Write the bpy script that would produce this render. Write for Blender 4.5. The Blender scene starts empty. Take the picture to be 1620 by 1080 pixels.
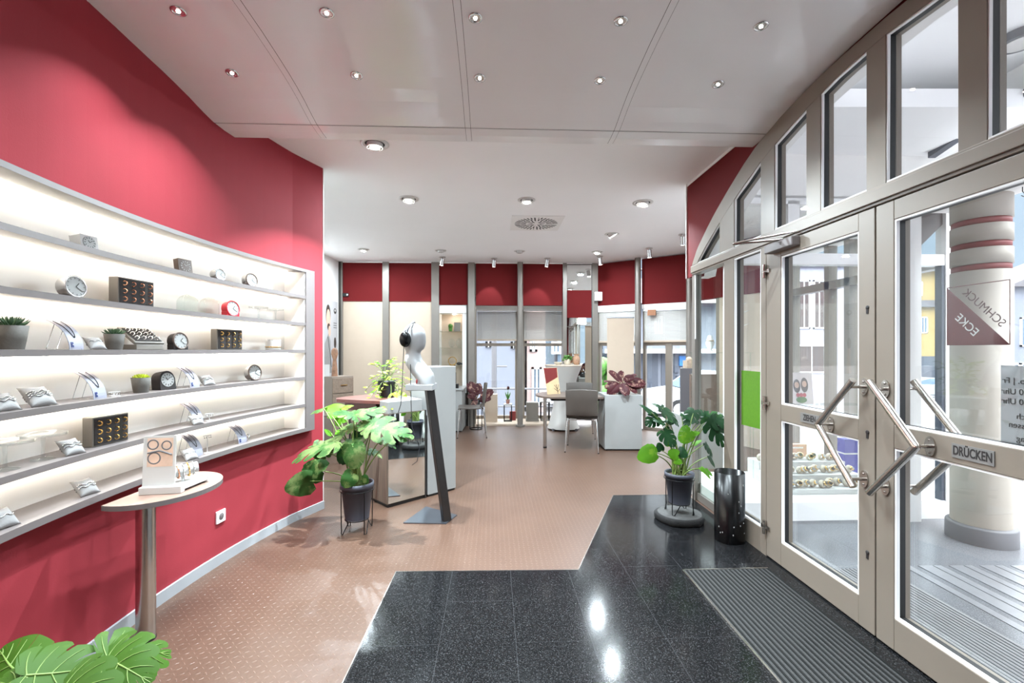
import bpy, bmesh, math, random
from mathutils import Vector, Matrix, noise

SC = bpy.context.scene
COL = SC.collection
PI = math.pi
FPX, CX, HY, EYE = 720.0, 810.0, 553.0, 1.4     # focal length in pixels, principal point, eye height
TH = 0.0417                                      # the room is turned this much against the view
RND = random.Random(11)

def ray(x): return (x - CX) / FPX
def P(x, y, D): return Vector((ray(x) * D, D, EYE + (HY - y) * D / FPX))
def flo(x, y, z=0.0):
    D = FPX * (EYE - z) / (y - HY)
    return Vector((ray(x) * D, D, z))

# ------------------------------------------------------------------ mesh builder
class MB:
    def __init__(s):
        s.v, s.f, s.m, s.s = [], [], [], []
    def add(s, vs, fs, mi=0, sm=False, M=None):
        o = len(s.v)
        for p in vs:
            p = Vector(p)
            s.v.append(M @ p if M else p)
        for f in fs:
            s.f.append([i + o for i in f]); s.m.append(mi); s.s.append(sm)
        return s
    def box(s, c, d, rz=0, mi=0, M=None):
        x, y, z = d[0] / 2, d[1] / 2, d[2] / 2
        T = Matrix.Translation(c) @ Matrix.Rotation(rz, 4, 'Z')
        if M: T = M @ T
        vs = [(-x, -y, -z), (x, -y, -z), (x, y, -z), (-x, y, -z), (-x, -y, z), (x, -y, z), (x, y, z), (-x, y, z)]
        fs = [(0, 3, 2, 1), (4, 5, 6, 7), (0, 1, 5, 4), (1, 2, 6, 5), (2, 3, 7, 6), (3, 0, 4, 7)]
        return s.add(vs, fs, mi, False, T)
    def bb(s, x0, x1, y0, y1, z0, z1, mi=0, M=None):
        return s.box(((x0 + x1) / 2, (y0 + y1) / 2, (z0 + z1) / 2), (abs(x1 - x0), abs(y1 - y0), abs(z1 - z0)), 0, mi, M)
    def prism(s, pts, z0, z1, mi=0, sm=False, M=None):
        a = sum(pts[i][0] * pts[(i + 1) % len(pts)][1] - pts[(i + 1) % len(pts)][0] * pts[i][1] for i in range(len(pts)))
        if a < 0: pts = pts[::-1]
        n = len(pts)
        vs = [(p[0], p[1], z0) for p in pts] + [(p[0], p[1], z1) for p in pts]
        s.add(vs, [tuple(range(n))[::-1], tuple(range(n, 2 * n))], mi, False, M)
        s.add(vs, [(i, (i + 1) % n, n + (i + 1) % n, n + i) for i in range(n)], mi, sm, M)
        return s
    def loft(s, rings, mi=0, sm=True, caps=True, closed=False, M=None):
        n = len(rings[0]); vs = [p for r in rings for p in r]; fs = []
        K = len(rings)
        for k in range(K if closed else K - 1):
            a, b = k * n, ((k + 1) % K) * n
            for i in range(n):
                j = (i + 1) % n
                fs.append((a + i, a + j, b + j, b + i))
        s.add(vs, fs, mi, sm, M)
        if caps and not closed:
            s.add(rings[0], [tuple(range(n))[::-1]], mi, False, M)
            s.add(rings[-1], [tuple(range(n))], mi, False, M)
        return s
    def tube(s, pts, r, n=8, mi=0, closed=False, caps=True, M=None):
        pts = [Vector(p) for p in pts]
        K = len(pts)
        rs = r if isinstance(r, (list, tuple)) else [r] * K
        rings = []; prev = None
        for k in range(K):
            if closed: d = pts[(k + 1) % K] - pts[k - 1]
            else: d = pts[min(k + 1, K - 1)] - pts[max(k - 1, 0)]
            if d.length < 1e-9: d = Vector((0, 0, 1))
            d.normalize()
            if prev is None:
                a = Vector((0, 0, 1)) if abs(d.z) < .9 else Vector((1, 0, 0))
                u = (a - d * a.dot(d)).normalized()
            else:
                u = prev - d * prev.dot(d)
                u = u.normalized() if u.length > 1e-6 else d.orthogonal().normalized()
            prev = u; w = d.cross(u)
            rings.append([pts[k] + (u * math.cos(2 * PI * i / n) + w * math.sin(2 * PI * i / n)) * rs[k] for i in range(n)])
        return s.loft(rings, mi, True, caps, closed, M)
    def cyl(s, p0, p1, r, r1=None, n=20, mi=0, M=None):
        return s.tube([p0, p1], [r, r if r1 is None else r1], n, mi, M=M)
    def lathe(s, prof, n=24, c=(0, 0, 0), mi=0, sm=True, M=None):
        T = Matrix.Translation(c)
        if M: T = M @ T
        vs, fs, K = [], [], len(prof)
        for r, z in prof:
            for i in range(n):
                a = 2 * PI * i / n
                vs.append((r * math.cos(a), r * math.sin(a), z))
        for k in range(K - 1):
            for i in range(n):
                j = (i + 1) % n
                fs.append((k * n + i, k * n + j, (k + 1) * n + j, (k + 1) * n + i))
        s.add(vs, fs, mi, sm, T)
        if prof[0][0] > 1e-4: s.add(vs[:n], [tuple(range(n))[::-1]], mi, False, T)
        if prof[-1][0] > 1e-4 and not (prof[0][0] <= 1e-4 and abs(prof[0][1] - prof[-1][1]) < .004): s.add(vs[-n:], [tuple(range(n))], mi, False, T)
        return s
    def ball(s, c, r, n=14, mi=0, M=None):
        if not isinstance(r, (list, tuple)): r = (r, r, r)
        T = Matrix.Translation(c) @ Matrix.Diagonal((r[0], r[1], r[2], 1))
        if M: T = M @ T
        k = max(5, n // 2)
        prof = [(max(1e-4, math.sin(PI * i / k)), -math.cos(PI * i / k)) for i in range(k + 1)]
        return s.lathe(prof, n, (0, 0, 0), mi, True, T)
    def torus(s, c, R, r, n=20, m=8, mi=0, M=None):
        pts = [(c[0] + R * math.cos(2 * PI * i / n), c[1] + R * math.sin(2 * PI * i / n), c[2]) for i in range(n)]
        return s.tube(pts, r, m, mi, True, M=M)
    def build(s, name, mats, parent=None, loc=None, rz=0, bev=0, sub=0, weld=False, solid=0):
        me = bpy.data.meshes.new(name)
        me.from_pydata([tuple(p) for p in s.v], [], s.f)
        if not isinstance(mats, (list, tuple)): mats = [mats]
        for m in mats: me.materials.append(m)
        me.polygons.foreach_set('material_index', s.m)
        me.polygons.foreach_set('use_smooth', s.s)
        if weld:
            b = bmesh.new(); b.from_mesh(me)
            bmesh.ops.remove_doubles(b, verts=b.verts, dist=1e-5)
            bmesh.ops.recalc_face_normals(b, faces=b.faces)
            b.to_mesh(me); b.free()
        me.update()
        o = bpy.data.objects.new(name, me); COL.objects.link(o)
        if parent is not None: o.parent = parent
        if loc is not None: o.location = loc
        if rz: o.rotation_euler = (0, 0, rz)
        if solid:
            q = o.modifiers.new('solid', 'SOLIDIFY'); q.thickness = solid
        if bev:
            q = o.modifiers.new('bevel', 'BEVEL'); q.width = bev; q.segments = 2; q.limit_method = 'ANGLE'
        if sub:
            q = o.modifiers.new('sub', 'SUBSURF'); q.levels = sub; q.render_levels = sub
        return o

def tag(o, label=None, cat=None, group=None, kind=None):
    if label: o['label'] = label
    if cat: o['category'] = cat
    if group: o['group'] = group
    if kind: o['kind'] = kind
    return o
def thing(name, label, cat, loc=(0, 0, 0), rz=0, group=None):
    o = bpy.data.objects.new(name, None); COL.objects.link(o)
    o.empty_display_size = .05
    o.location = loc; o.rotation_euler = (0, 0, rz)
    return tag(o, label, cat, group)
def one(mb, name, mats, label, cat, loc=None, rz=0, group=None, **k):
    return tag(mb.build(name, mats, None, loc, rz, **k), label, cat, group)
def struct(mb, name, mats, parent=None, loc=None, rz=0, **k):
    o = mb.build(name, mats, parent, loc, rz, **k)
    if parent is None: o['kind'] = 'structure'
    return o
def dup(root, loc, rz=None, label=None, group=None):
    r = root.copy(); COL.objects.link(r); r.location = loc
    if rz is not None: r.rotation_euler = (0, 0, rz)
    if label: r['label'] = label
    if group: r['group'] = group
    for ch in list(root.children):
        c = ch.copy(); COL.objects.link(c); c.parent = r
        for g in list(ch.children):
            d = g.copy(); COL.objects.link(d); d.parent = c
    return r
def text(body, size, parent, M, m, name='lettering', align='CENTER', depth=.0004, sx=1.0, bold=0.0):
    cu = bpy.data.curves.new(name, 'FONT'); cu.body = body; cu.size = size
    cu.offset = bold; cu.align_x = align; cu.align_y = 'CENTER'; cu.extrude = depth
    o = bpy.data.objects.new(name, cu); COL.objects.link(o)
    o.data.materials.append(m); o.parent = parent
    o.matrix_local = M @ Matrix.Diagonal((sx, 1, 1, 1))
    return o
def lamp(name, kind, loc, power, parent=None, color=(.80, .93, 1), size=.1, target=None, angle=2.0, blend=.6, spread=PI):
    l = bpy.data.lights.new(name, kind); l.energy = power; l.color = color
    if kind == 'AREA': l.shape = 'DISK'; l.size = size; l.spread = spread
    if kind == 'SPOT': l.spot_size = angle; l.spot_blend = blend; l.shadow_soft_size = size
    o = bpy.data.objects.new(name, l); COL.objects.link(o)
    o.location = loc
    if target is not None:
        o.rotation_euler = (Vector(target) - Vector(loc)).to_track_quat('-Z', 'Y').to_euler()
    if parent is not None: o.parent = parent
    return o

# ------------------------------------------------------------------ materials
def lin(c):
    return tuple(((v / 255) / 12.92 if v / 255 <= .04045 else ((v / 255 + .055) / 1.055) ** 2.4) for v in c) + (1,)
class NT:
    def __init__(s, m): s.t = m.node_tree; s.n = s.t.nodes; s.l = s.t.links
    def new(s, t, **k):
        n = s.n.new(t)
        for a, b in k.items(): setattr(n, a, b)
        return n
    def put(s, sock, v):
        if isinstance(v, bpy.types.NodeSocket): s.l.new(v, sock)
        else: sock.default_value = v
    def m(s, op, a, b=0.0, c=0.0):
        n = s.new('ShaderNodeMath', operation=op)
        s.put(n.inputs[0], a); s.put(n.inputs[1], b)
        if len(n.inputs) > 2: s.put(n.inputs[2], c)
        return n.outputs[0]
    def mix(s, f, a, b):
        n = s.new('ShaderNodeMix', data_type='RGBA')
        s.put(n.inputs[0], f); s.put(n.inputs[6], a); s.put(n.inputs[7], b)
        return n.outputs[2]
    def noise(s, vec, scale, detail=2, rough=.5):
        n = s.new('ShaderNodeTexNoise'); s.put(n.inputs['Scale'], scale); n.inputs['Detail'].default_value = detail
        n.inputs['Roughness'].default_value = rough
        if vec is not None: s.l.new(vec, n.inputs['Vector'])
        return n.outputs[0]
    def ramp(s, v, a, b, lo=0.0, hi=1.0):
        n = s.new('ShaderNodeMapRange'); s.put(n.inputs[0], v)
        n.inputs[1].default_value = a; n.inputs[2].default_value = b
        n.inputs[3].default_value = lo; n.inputs[4].default_value = hi
        return n.outputs[0]
    def co(s, kind='Object'): return s.new('ShaderNodeTexCoord').outputs[kind]
    def sep(s, v):
        n = s.new('ShaderNodeSeparateXYZ'); s.l.new(v, n.inputs[0]); return n.outputs
    def bump(s, h, strength=.3, dist=.01):
        n = s.new('ShaderNodeBump'); n.inputs['Strength'].default_value = strength
        n.inputs['Distance'].default_value = dist; s.l.new(h, n.inputs['Height']); return n.outputs[0]
def base(name):
    m = bpy.data.materials.new(name); m.use_nodes = True
    t = NT(m); return m, t, t.n['Principled BSDF']
def mat(name, rgb, rough=.5, metal=0, var=.0, vs=8.0, bump=0, bs=60.0, emit=0, ergb=None, coat=0, spec=None, trans=0, ior=None):
    m, t, p = base(name)
    c = lin(rgb)
    p.inputs['Roughness'].default_value = rough; p.inputs['Metallic'].default_value = metal
    p.inputs['Coat Weight'].default_value = coat
    if spec is not None: p.inputs['Specular IOR Level'].default_value = spec
    if var:
        n = t.noise(t.co(), vs, 3)
        d = tuple(v * (1 - var) for v in c[:3]) + (1,)
        e = tuple(min(1, v * (1 + var)) for v in c[:3]) + (1,)
        t.put(p.inputs['Base Color'], t.mix(t.ramp(n, .3, .7), d, e))
    else:
        p.inputs['Base Color'].default_value = c
    if bump:
        t.l.new(t.bump(t.noise(t.co(), bs, 2), bump, .004), p.inputs['Normal'])
    if emit:
        p.inputs['Emission Color'].default_value = lin(ergb or rgb); p.inputs['Emission Strength'].default_value = emit
    if trans:
        p.inputs['Transmission Weight'].default_value = trans
    if ior: p.inputs['IOR'].default_value = ior
    return m
def glassy(name, rgb=(250, 252, 252), f0=.05, gain=.75, rough=0.0):
    m, t, p = base(name)
    t.n.remove(p)
    out = t.n['Material Output']
    tr = t.new('ShaderNodeBsdfTransparent'); tr.inputs[0].default_value = lin(rgb)
    gl = t.new('ShaderNodeBsdfGlossy'); gl.inputs['Roughness'].default_value = rough
    lw = t.new('ShaderNodeLayerWeight'); lw.inputs['Blend'].default_value = .5
    k = t.m('ADD', t.m('MULTIPLY', t.m('POWER', lw.outputs['Facing'], 5.0), gain), f0)
    mx = t.new('ShaderNodeMixShader'); t.l.new(k, mx.inputs[0]); t.l.new(tr.outputs[0], mx.inputs[1]); t.l.new(gl.outputs[0], mx.inputs[2])
    t.l.new(mx.outputs[0], out.inputs['Surface'])
    return m
def leafmat(name, dark, light, amount, scale=14.0, rough=.38, trans=.22, seed=0.0):
    m, t, p = base(name)
    co = t.co()
    mp = t.new('ShaderNodeMapping'); mp.inputs['Location'].default_value = (seed, seed * 2, 0); t.l.new(co, mp.inputs[0])
    n = t.noise(mp.outputs[0], scale, 5, .62)
    k = t.ramp(n, .62 - amount * .3, .72 - amount * .3)
    n2 = t.noise(mp.outputs[0], scale * .35, 2)
    d2 = t.mix(t.ramp(n2, .3, .7), lin(dark), tuple(v * 1.5 for v in lin(dark)[:3]) + (1,))
    colr = t.mix(k, d2, lin(light))
    t.put(p.inputs['Base Color'], colr)
    p.inputs['Roughness'].default_value = rough + .2
    p.inputs['Specular IOR Level'].default_value = .2
    tl = t.new('ShaderNodeBsdfTranslucent'); t.put(tl.inputs[0], colr)
    mx = t.new('ShaderNodeMixShader'); mx.inputs[0].default_value = trans
    t.l.new(p.outputs[0], mx.inputs[1]); t.l.new(tl.outputs[0], mx.inputs[2])
    t.l.new(mx.outputs[0], t.n['Material Output'].inputs['Surface'])
    return m

def wood_mat(name, a, b, rough=.45, axis='Z', sc=30.0):
    m, t, p = base(name)
    mp = t.new('ShaderNodeMapping'); t.l.new(t.co(), mp.inputs[0])
    mp.inputs['Scale'].default_value = {'Z': (1, 1, .06), 'X': (.06, 1, 1), 'Y': (1, .06, 1)}[axis]
    n = t.noise(mp.outputs[0], sc, 6, .6)
    t.put(p.inputs['Base Color'], t.mix(t.ramp(n, .3, .7), lin(a), lin(b)))
    p.inputs['Roughness'].default_value = rough
    t.l.new(t.bump(n, .08, .004), p.inputs['Normal'])
    return m
def rubber_floor():
    m, t, p = base('studded terracotta rubber tiles')
    mp = t.new('ShaderNodeMapping'); mp.inputs['Rotation'].default_value = (0, 0, -TH); t.l.new(t.co(), mp.inputs[0])
    x, y, z = t.sep(mp.outputs[0])
    S = 1 / .034
    u, v = t.m('MULTIPLY', x, S), t.m('MULTIPLY', y, S)
    par = t.m('GREATER_THAN', t.m('MODULO', t.m('ADD', t.m('ADD', t.m('FLOOR', u), t.m('FLOOR', v)), 2000.0), 2.0), .5)
    a, b = t.m('SUBTRACT', t.m('FRACT', u), .5), t.m('SUBTRACT', t.m('FRACT', v), .5)
    s1, s2 = t.m('ADD', a, b), t.m('SUBTRACT', a, b)
    pa = t.m('ADD', t.m('MULTIPLY', s1, par), t.m('MULTIPLY', s2, t.m('SUBTRACT', 1.0, par)))
    pb = t.m('ADD', t.m('MULTIPLY', s2, par), t.m('MULTIPLY', s1, t.m('SUBTRACT', 1.0, par)))
    e = t.m('ADD', t.m('MULTIPLY', t.m('MULTIPLY', pa, pa), 5.0), t.m('MULTIPLY', t.m('MULTIPLY', pb, pb), 70.0))
    h = t.ramp(e, .3, 1.0, 1.0, 0.0)
    # joints
    T = 1 / .475
    jx = t.m('ABSOLUTE', t.m('SUBTRACT', t.m('FRACT', t.m('ADD', t.m('MULTIPLY', x, T), .23 + .5)), .5))
    jy = t.m('ABSOLUTE', t.m('SUBTRACT', t.m('FRACT', t.m('ADD', t.m('MULTIPLY', y, T), .04 + .5)), .5))
    j = t.m('LESS_THAN', t.m('MINIMUM', jx, jy), .0035)
    n = t.noise(mp.outputs[0], 2.2, 4); n2 = t.noise(mp.outputs[0], 90, 3)
    c = t.mix(t.ramp(n, .3, .7), lin((70, 50, 39)), lin((79, 58, 46)))
    c = t.mix(t.ramp(n2, .35, .75, 0, .35), c, lin((104, 80, 66)))
    c = t.mix(t.m('MULTIPLY', h, .4), c, lin((116, 90, 76)))
    c = t.mix(t.m('MULTIPLY', j, .6), c, lin((70, 48, 38)))
    t.put(p.inputs['Base Color'], c)
    p.inputs['Roughness'].default_value = .36
    p.inputs['Specular IOR Level'].default_value = .55
    t.l.new(t.bump(t.m('SUBTRACT', h, j), .5, .003), p.inputs['Normal'])
    return m
def granite(name='dark speckled granite', tw=.365, tl=.73, dark=(15, 15, 16), light=(62, 62, 64), rough=.12, joint=(54, 54, 56)):
    m, t, p = base(name)
    mp = t.new('ShaderNodeMapping'); mp.inputs['Rotation'].default_value = (0, 0, -TH); t.l.new(t.co(), mp.inputs[0])
    x, y, z = t.sep(mp.outputs[0])
    fx = t.m('ADD', t.m('MULTIPLY', x, 1 / tw), .03 - .06 - .27)
    odd = t.m('MODULO', t.m('ADD', t.m('FLOOR', fx), 200.0), 2.0)
    fy = t.m('ADD', t.m('ADD', t.m('MULTIPLY', y, 1 / tl), t.m('MULTIPLY', odd, .5)), .03)
    jx = t.m('ABSOLUTE', t.m('SUBTRACT', t.m('FRACT', t.m('ADD', fx, .5)), .5))
    jy = t.m('ABSOLUTE', t.m('SUBTRACT', t.m('FRACT', t.m('ADD', fy, .5)), .5))
    j = t.m('MAXIMUM', t.m('LESS_THAN', jx, .003), t.m('LESS_THAN', jy, .0012))
    n = t.noise(mp.outputs[0], 170, 2, .7); n2 = t.noise(mp.outputs[0], 70, 3, .7); n3 = t.noise(mp.outputs[0], 1.3, 2)
    c = t.mix(t.ramp(n, .52, .72), lin(dark), lin(light))
    c = t.mix(t.ramp(n2, .55, .7, 0, .7), c, lin(tuple(v * .45 for v in dark)))
    c = t.mix(t.ramp(n3, .3, .7, 0, .25), c, lin(tuple(v * .6 for v in dark)))
    c = t.mix(t.m('MULTIPLY', j, .75), c, lin(joint))
    t.put(p.inputs['Base Color'], c)
    p.inputs['Specular IOR Level'].default_value = .16
    t.put(p.inputs['Roughness'], t.ramp(n2, .3, .7, rough * .7, rough * 1.5))
    return m
def panel_mat():
    m, t, p = base('glossy stretched white panel')
    p.inputs['Base Color'].default_value = lin((242, 243, 244)); p.inputs['Roughness'].default_value = .15
    mp = t.new('ShaderNodeMapping'); mp.inputs['Rotation'].default_value = (0, 0, -TH); mp.inputs['Scale'].default_value = (2.4, .55, 1); t.l.new(t.co(), mp.inputs[0])
    t.l.new(t.bump(t.noise(mp.outputs[0], 1.6, 1), .35, .05), p.inputs['Normal'])
    return m
def rib_mat(name, a, b, pitch=.018):
    m, t, p = base(name)
    x, y, z = t.sep(t.co())
    n = t.noise(t.co(), 160, 3)
    c = t.mix(t.ramp(n, .3, .7), lin(a), lin(b))
    t.put(p.inputs['Base Color'], c); p.inputs['Roughness'].default_value = .9
    t.l.new(t.bump(n, .7, .004), p.inputs['Normal'])
    return m
def brick_mat(name, a, b, mortar, sc=9.0, rough=.8):
    m, t, p = base(name)
    n = t.new('ShaderNodeTexBrick'); t.l.new(t.co(), n.inputs['Vector'])
    n.inputs['Color1'].default_value = lin(a); n.inputs['Color2'].default_value = lin(b); n.inputs['Mortar'].default_value = lin(mortar)
    n.inputs['Scale'].default_value = sc; n.inputs['Mortar Size'].default_value = .012
    t.put(p.inputs['Base Color'], n.outputs[0]); p.inputs['Roughness'].default_value = rough
    return m

M = dict(
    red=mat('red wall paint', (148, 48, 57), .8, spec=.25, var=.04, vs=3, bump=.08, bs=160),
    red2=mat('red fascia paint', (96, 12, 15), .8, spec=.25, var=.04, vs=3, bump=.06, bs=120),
    white=mat('white ceiling paint', (244, 244, 245), .7, var=.01, vs=2),
    panel=panel_mat(),
    wallwhite=mat('white wall paint', (234, 233, 231), .7, var=.015, vs=2),
    frame=mat('light grey frame', (130, 120, 109), .38, var=.02, vs=5),
    framewhite=mat('white glazing bead', (238, 238, 238), .35),
    gasket=mat('black rubber gasket', (14, 14, 15), .5),
    skirt=mat('pale grey skirting', (160, 163, 167), .4, var=.03),
    shelf=mat('grey laminate', (106, 99, 98), .4, var=.02, vs=20),
    shelfin=mat('white laminate', (248, 246, 241), .45),
    steel=mat('brushed steel', (190, 184, 178), .24, 1, var=.06, vs=30),
    chrome=mat('chrome', (215, 215, 215), .1, 1),
    post=mat('greige metal post', (130, 124, 118), .35, .35, var=.03),
    darkpost=mat('dark bronze post', (70, 66, 62), .4, .5),
    beige=mat('beige panel', (188, 170, 152), .6, var=.02),
    black=mat('black satin plastic', (18, 18, 19), .35),
    blackgloss=mat('black gloss', (7, 7, 8), .25, spec=.3),
    blackmetal=mat('black metal', (20, 20, 22), .35, .6),
    pot=mat('slate blue plastic', (64, 67, 78), .5, var=.05),
    stonepot=mat('grey stoneware', (86, 82, 77), .7, var=.08, vs=40, bump=.2, bs=120),
    soil=mat('potting soil', (62, 44, 32), .95, var=.3, vs=60, bump=.8, bs=90),
    silver=mat('silver', (205, 205, 205), .22, 1),
    gold=mat('gold', (212, 170, 100), .22, 1),
    rose=mat('rose gold', (222, 160, 128), .22, 1),
    boxgrey=mat('grey display box', (112, 107, 100), .5, var=.03),
    velvet=mat('black velvet', (34, 28, 27), .85, var=.2, vs=50),
    cushion=mat('pale grey linen', (146, 144, 143), .8, var=.05, vs=40, bump=.3, bs=300),
    acrylic=mat('pale lilac grey card', (140, 140, 152), .45),
    blue=mat('navy label', (28, 44, 96), .5),
    paper=mat('white paper', (190, 188, 186), .6),
    ink=mat('dark ink', (38, 34, 34), .6),
    dial=mat('clock dial', (150, 150, 148), .5),
    darkred=mat('clock red', (196, 40, 52), .3),
    brown=mat('brown clock case', (92, 76, 66), .4, var=.08),
    taupe=mat('taupe leather', (72, 65, 60), .5, var=.06, bump=.25, bs=220),
    tabletop=wood_mat('beige wood table', (122, 97, 85), (138, 112, 100), .4, 'Y', 26),
    tabledark=mat('dark brown table', (98, 84, 76), .35, var=.05),
    oak=wood_mat('greige striped wood', (104, 89, 77), (134, 116, 101), .5, 'Z', 46),
    cabgrey=mat('light grey laminate', (150, 151, 150), .4, var=.015),
    mirror=mat('mirror silver', (236, 240, 238), .02, 1),
    redwood=wood_mat('reddish brown top', (100, 60, 54), (120, 78, 70), .28, 'X', 20),
    mannequin=mat('matt white mannequin', (156, 158, 160), .42),
    glass=glassy('window glass'),
    wglass=glassy('display glass', (246, 250, 248), .035, .6),
    greenprint=mat('green poster', (84, 134, 20), .55, var=.06, vs=60),
    burgundy=mat('burgundy board', (112, 36, 34), .5),
    mirrorframe=mat('dark metal edge', (60, 58, 56), .4, .6),
    blind=mat('pale grey blind', (172, 168, 163), .45),
    asphalt=mat('asphalt', (148, 148, 150), .85, var=.08, vs=4),
    paving=brick_mat('grey paving', (126, 122, 126), (140, 136, 138), (98, 96, 98), 6),
    render=mat('white render', (112, 117, 128), .8, var=.02, vs=2),
    yellow=brick_mat('yellow facade', (196, 168, 98), (186, 158, 88), (160, 136, 82), 3),
    lilac=mat('lilac render', (172, 168, 182), .8, var=.02),
    pink=mat('pale pink render', (206, 180, 174), .8),
    slate=mat('slate roof', (96, 94, 98), .7, var=.1, vs=6, bump=.3, bs=20),
    darkgrey=mat('anthracite', (70, 76, 88), .5, var=.04),
    winpane=mat('dark window pane', (96, 112, 128), .08, spec=.8),
    carpaint=mat('white car paint', (206, 210, 216), .2, coat=.6),
    carglass=mat('car glass', (92, 120, 146), .06, spec=.9),
    tyre=mat('tyre', (28, 28, 30), .8),
    sky_sign=mat('blue sign', (52, 120, 190), .4),
    sun_led=mat('shelf lighting strip', (255, 250, 240), .5, emit=10.5, ergb=(255, 246, 232)),
    lens=mat('lit lamp lens', (255, 255, 255), .5, emit=14.0, ergb=(255, 250, 242)),
    lensoff=mat('unlit lamp lens', (206, 204, 202), .2),
    tinylens=mat('halogen bulb', (255, 255, 255), .4, emit=30.0, ergb=(255, 244, 226)),
    ringwhite=mat('downlight ring', (204, 202, 200), .32, .2),
    columnpaint=mat('cream column paint', (162, 154, 144), .6, var=.03, vs=4, bump=.15, bs=40),
    columngrey=mat('grey column base', (98, 98, 102), .55),
    oxblood=mat('oxblood band', (122, 40, 40), .5),
    curtain=mat('cream curtain', (190, 178, 160), .8),
    lampoff=mat('shadow gap', (10, 10, 10), .7),
    cable=mat('dark cable', (40, 42, 46), .5),
    stone=mat('charcoal rough stone', (26, 25, 25), .95, var=.3, vs=60, bump=1.0, bs=140),
    stonetop=mat('grey stone slab', (66, 65, 64), .85, var=.2, vs=40),
    floor=rubber_floor(), granite=granite(),
    porch=granite('porch granite', .4, .8, (104, 105, 109), (156, 156, 162), .2, (66, 66, 68)),
    matpile=rib_mat('grey entrance matting', (30, 30, 30), (54, 53, 52)),
    matrib=mat('dark matting rail', (8, 8, 8), .7, spec=.2),
    signgrey=mat('grey sign plate', (122, 120, 118), .4), brownpane=mat('brown window', (92, 80, 78), .4), purple=mat('violet box', (66, 66, 140), .4), orangecard=mat('peach carton', (214, 168, 140), .6, var=.1, vs=20),
    skin=mat('printed skin', (216, 172, 150), .6), hair=mat('printed hair', (48, 34, 30), .6), tulip=mat('printed tulip', (186, 48, 60), .6),
    jade=mat('succulent green', (66, 98, 66), .45, var=.2, vs=30), lime=mat('succulent lime', (182, 196, 40), .45, var=.2, vs=30),
    leafgreen=mat('plain leaf green', (70, 120, 44), .45, var=.2, vs=30),
    greyprint=mat('grey film', (150, 148, 150), .5),
    speckle=mat('speckled porcelain', (230, 226, 220), .5, var=.25, vs=120),
)
M['varieg'] = leafmat('variegated monstera leaf', (36, 70, 28), (100, 118, 66), .34, 15, .35)
M['varieg2'] = leafmat('pale variegated monstera leaf', (46, 78, 34), (98, 116, 68), .52, 12, .35, seed=3)
M['mondark'] = leafmat('dark monstera leaf', (20, 52, 26), (50, 92, 40), .18, 10, .28, .12, seed=5)
M['monbright'] = leafmat('young monstera leaf', (74, 122, 24), (112, 150, 42), .2, 10, .35, .3, seed=6)
M['monfront'] = leafmat('front monstera leaf', (50, 80, 18), (76, 104, 36), .15, 7, .35, .25, seed=8)
M['maroon'] = leafmat('maroon leaf', (58, 24, 28), (150, 118, 104), .25, 16, .35, .1, seed=9)
M['vine'] = leafmat('vine leaf', (116, 132, 40), (180, 184, 120), .36, 30, .4, .25, seed=4)
M['stem'] = mat('green stem', (112, 134, 66), .5, var=.15, vs=20)
M['brownstem'] = mat('brown stem', (112, 84, 62), .7)
PW = dict(big=25, spot=3.1, cyl=9, sky=.86, sun=.42, exp=2.12)
# ================================================================== SETTING
def XW(Y):
    Y = max(Y, 1.2)
    if Y > 3.7: return -1.784 + .367 * (Y - 3.7)
    return -1.94 + .1 * (Y - 2.45) ** 2
def XN(Y):
    Y = max(Y, 1.2)
    return -1.87 + .1 * (Y - 2.5) ** 2
WEND = 4.016
FL, FR = (1.85, 0, 0), TH                        # frame of the entrance front: x out, y along, z up
def Fs(px, n=0.0): return (1.85 + n) / (ray(px) + TH)
def Fw(n, s, z): return Vector((1.85 + n * math.cos(TH) - s * math.sin(TH), n * math.sin(TH) + s * math.cos(TH), z))
BL, BR = (-3.17, 8.30, 0), .0357                 # frame of the rear glass front: x along, y away
def Bt(px):
    k = ray(px); return (k * 8.30 + 3.17) / (math.cos(BR) - k * math.sin(BR))
def Bw(t, d, z=0): return Vector((-3.17 + t * math.cos(BR) - d * math.sin(BR), 8.30 + t * math.sin(BR) + d * math.cos(BR), z))
CL, CR = (1.59, 8.47, 0), -.607                  # frame of the angled right part of the rear front
def Ct(px):
    k = ray(px); return (k * 8.47 - 1.59) / (math.cos(CR) - k * math.sin(CR))
def Cw(t, d, z=0): return Vector((1.59 + t * math.cos(CR) - d * math.sin(CR), 8.47 + t * math.sin(CR) + d * math.cos(CR), z))

# floors
mb = MB(); mb.prism([(-3.5, -2.7), (1.95, -2.7), (1.72, 3.72), (3.7, 3.8), (3.7, 6.0), (2.95, 7.6), (1.6, 8.55), (-3.5, 8.4)], -.12, 0)
struct(mb, 'floor', M['floor'])
fr = lambda s: Fw(.02, s, 0)
mb = MB(); pts = [(-.73, 2.865), (.421, 2.888), (.97, 4.364), (fr(4.36).x, 4.39), (fr(2.0).x, 2.0), (fr(-2.5).x, -2.55), (-.62, -2.55)]
mb.prism(pts, .0, .004)
struct(mb, 'floor_granite', M['granite'])
mb = MB()                                            # thin metal trim around the stone
def strip(mb, a, b, w, z0, z1, mi=0):
    a, b = Vector(a), Vector(b); d = (b - a).normalized(); n = Vector((-d.y, d.x)) * w / 2
    mb.prism([tuple(a + n), tuple(b + n), tuple(b - n), tuple(a - n)], z0, z1, mi)
for a, b in ((pts[6], pts[0]), (pts[0], pts[1]), (pts[1], pts[2]), (pts[2], pts[3])): strip(mb, a, b, .006, .0, .006)
struct(mb, 'trim_1', M['steel'])
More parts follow.
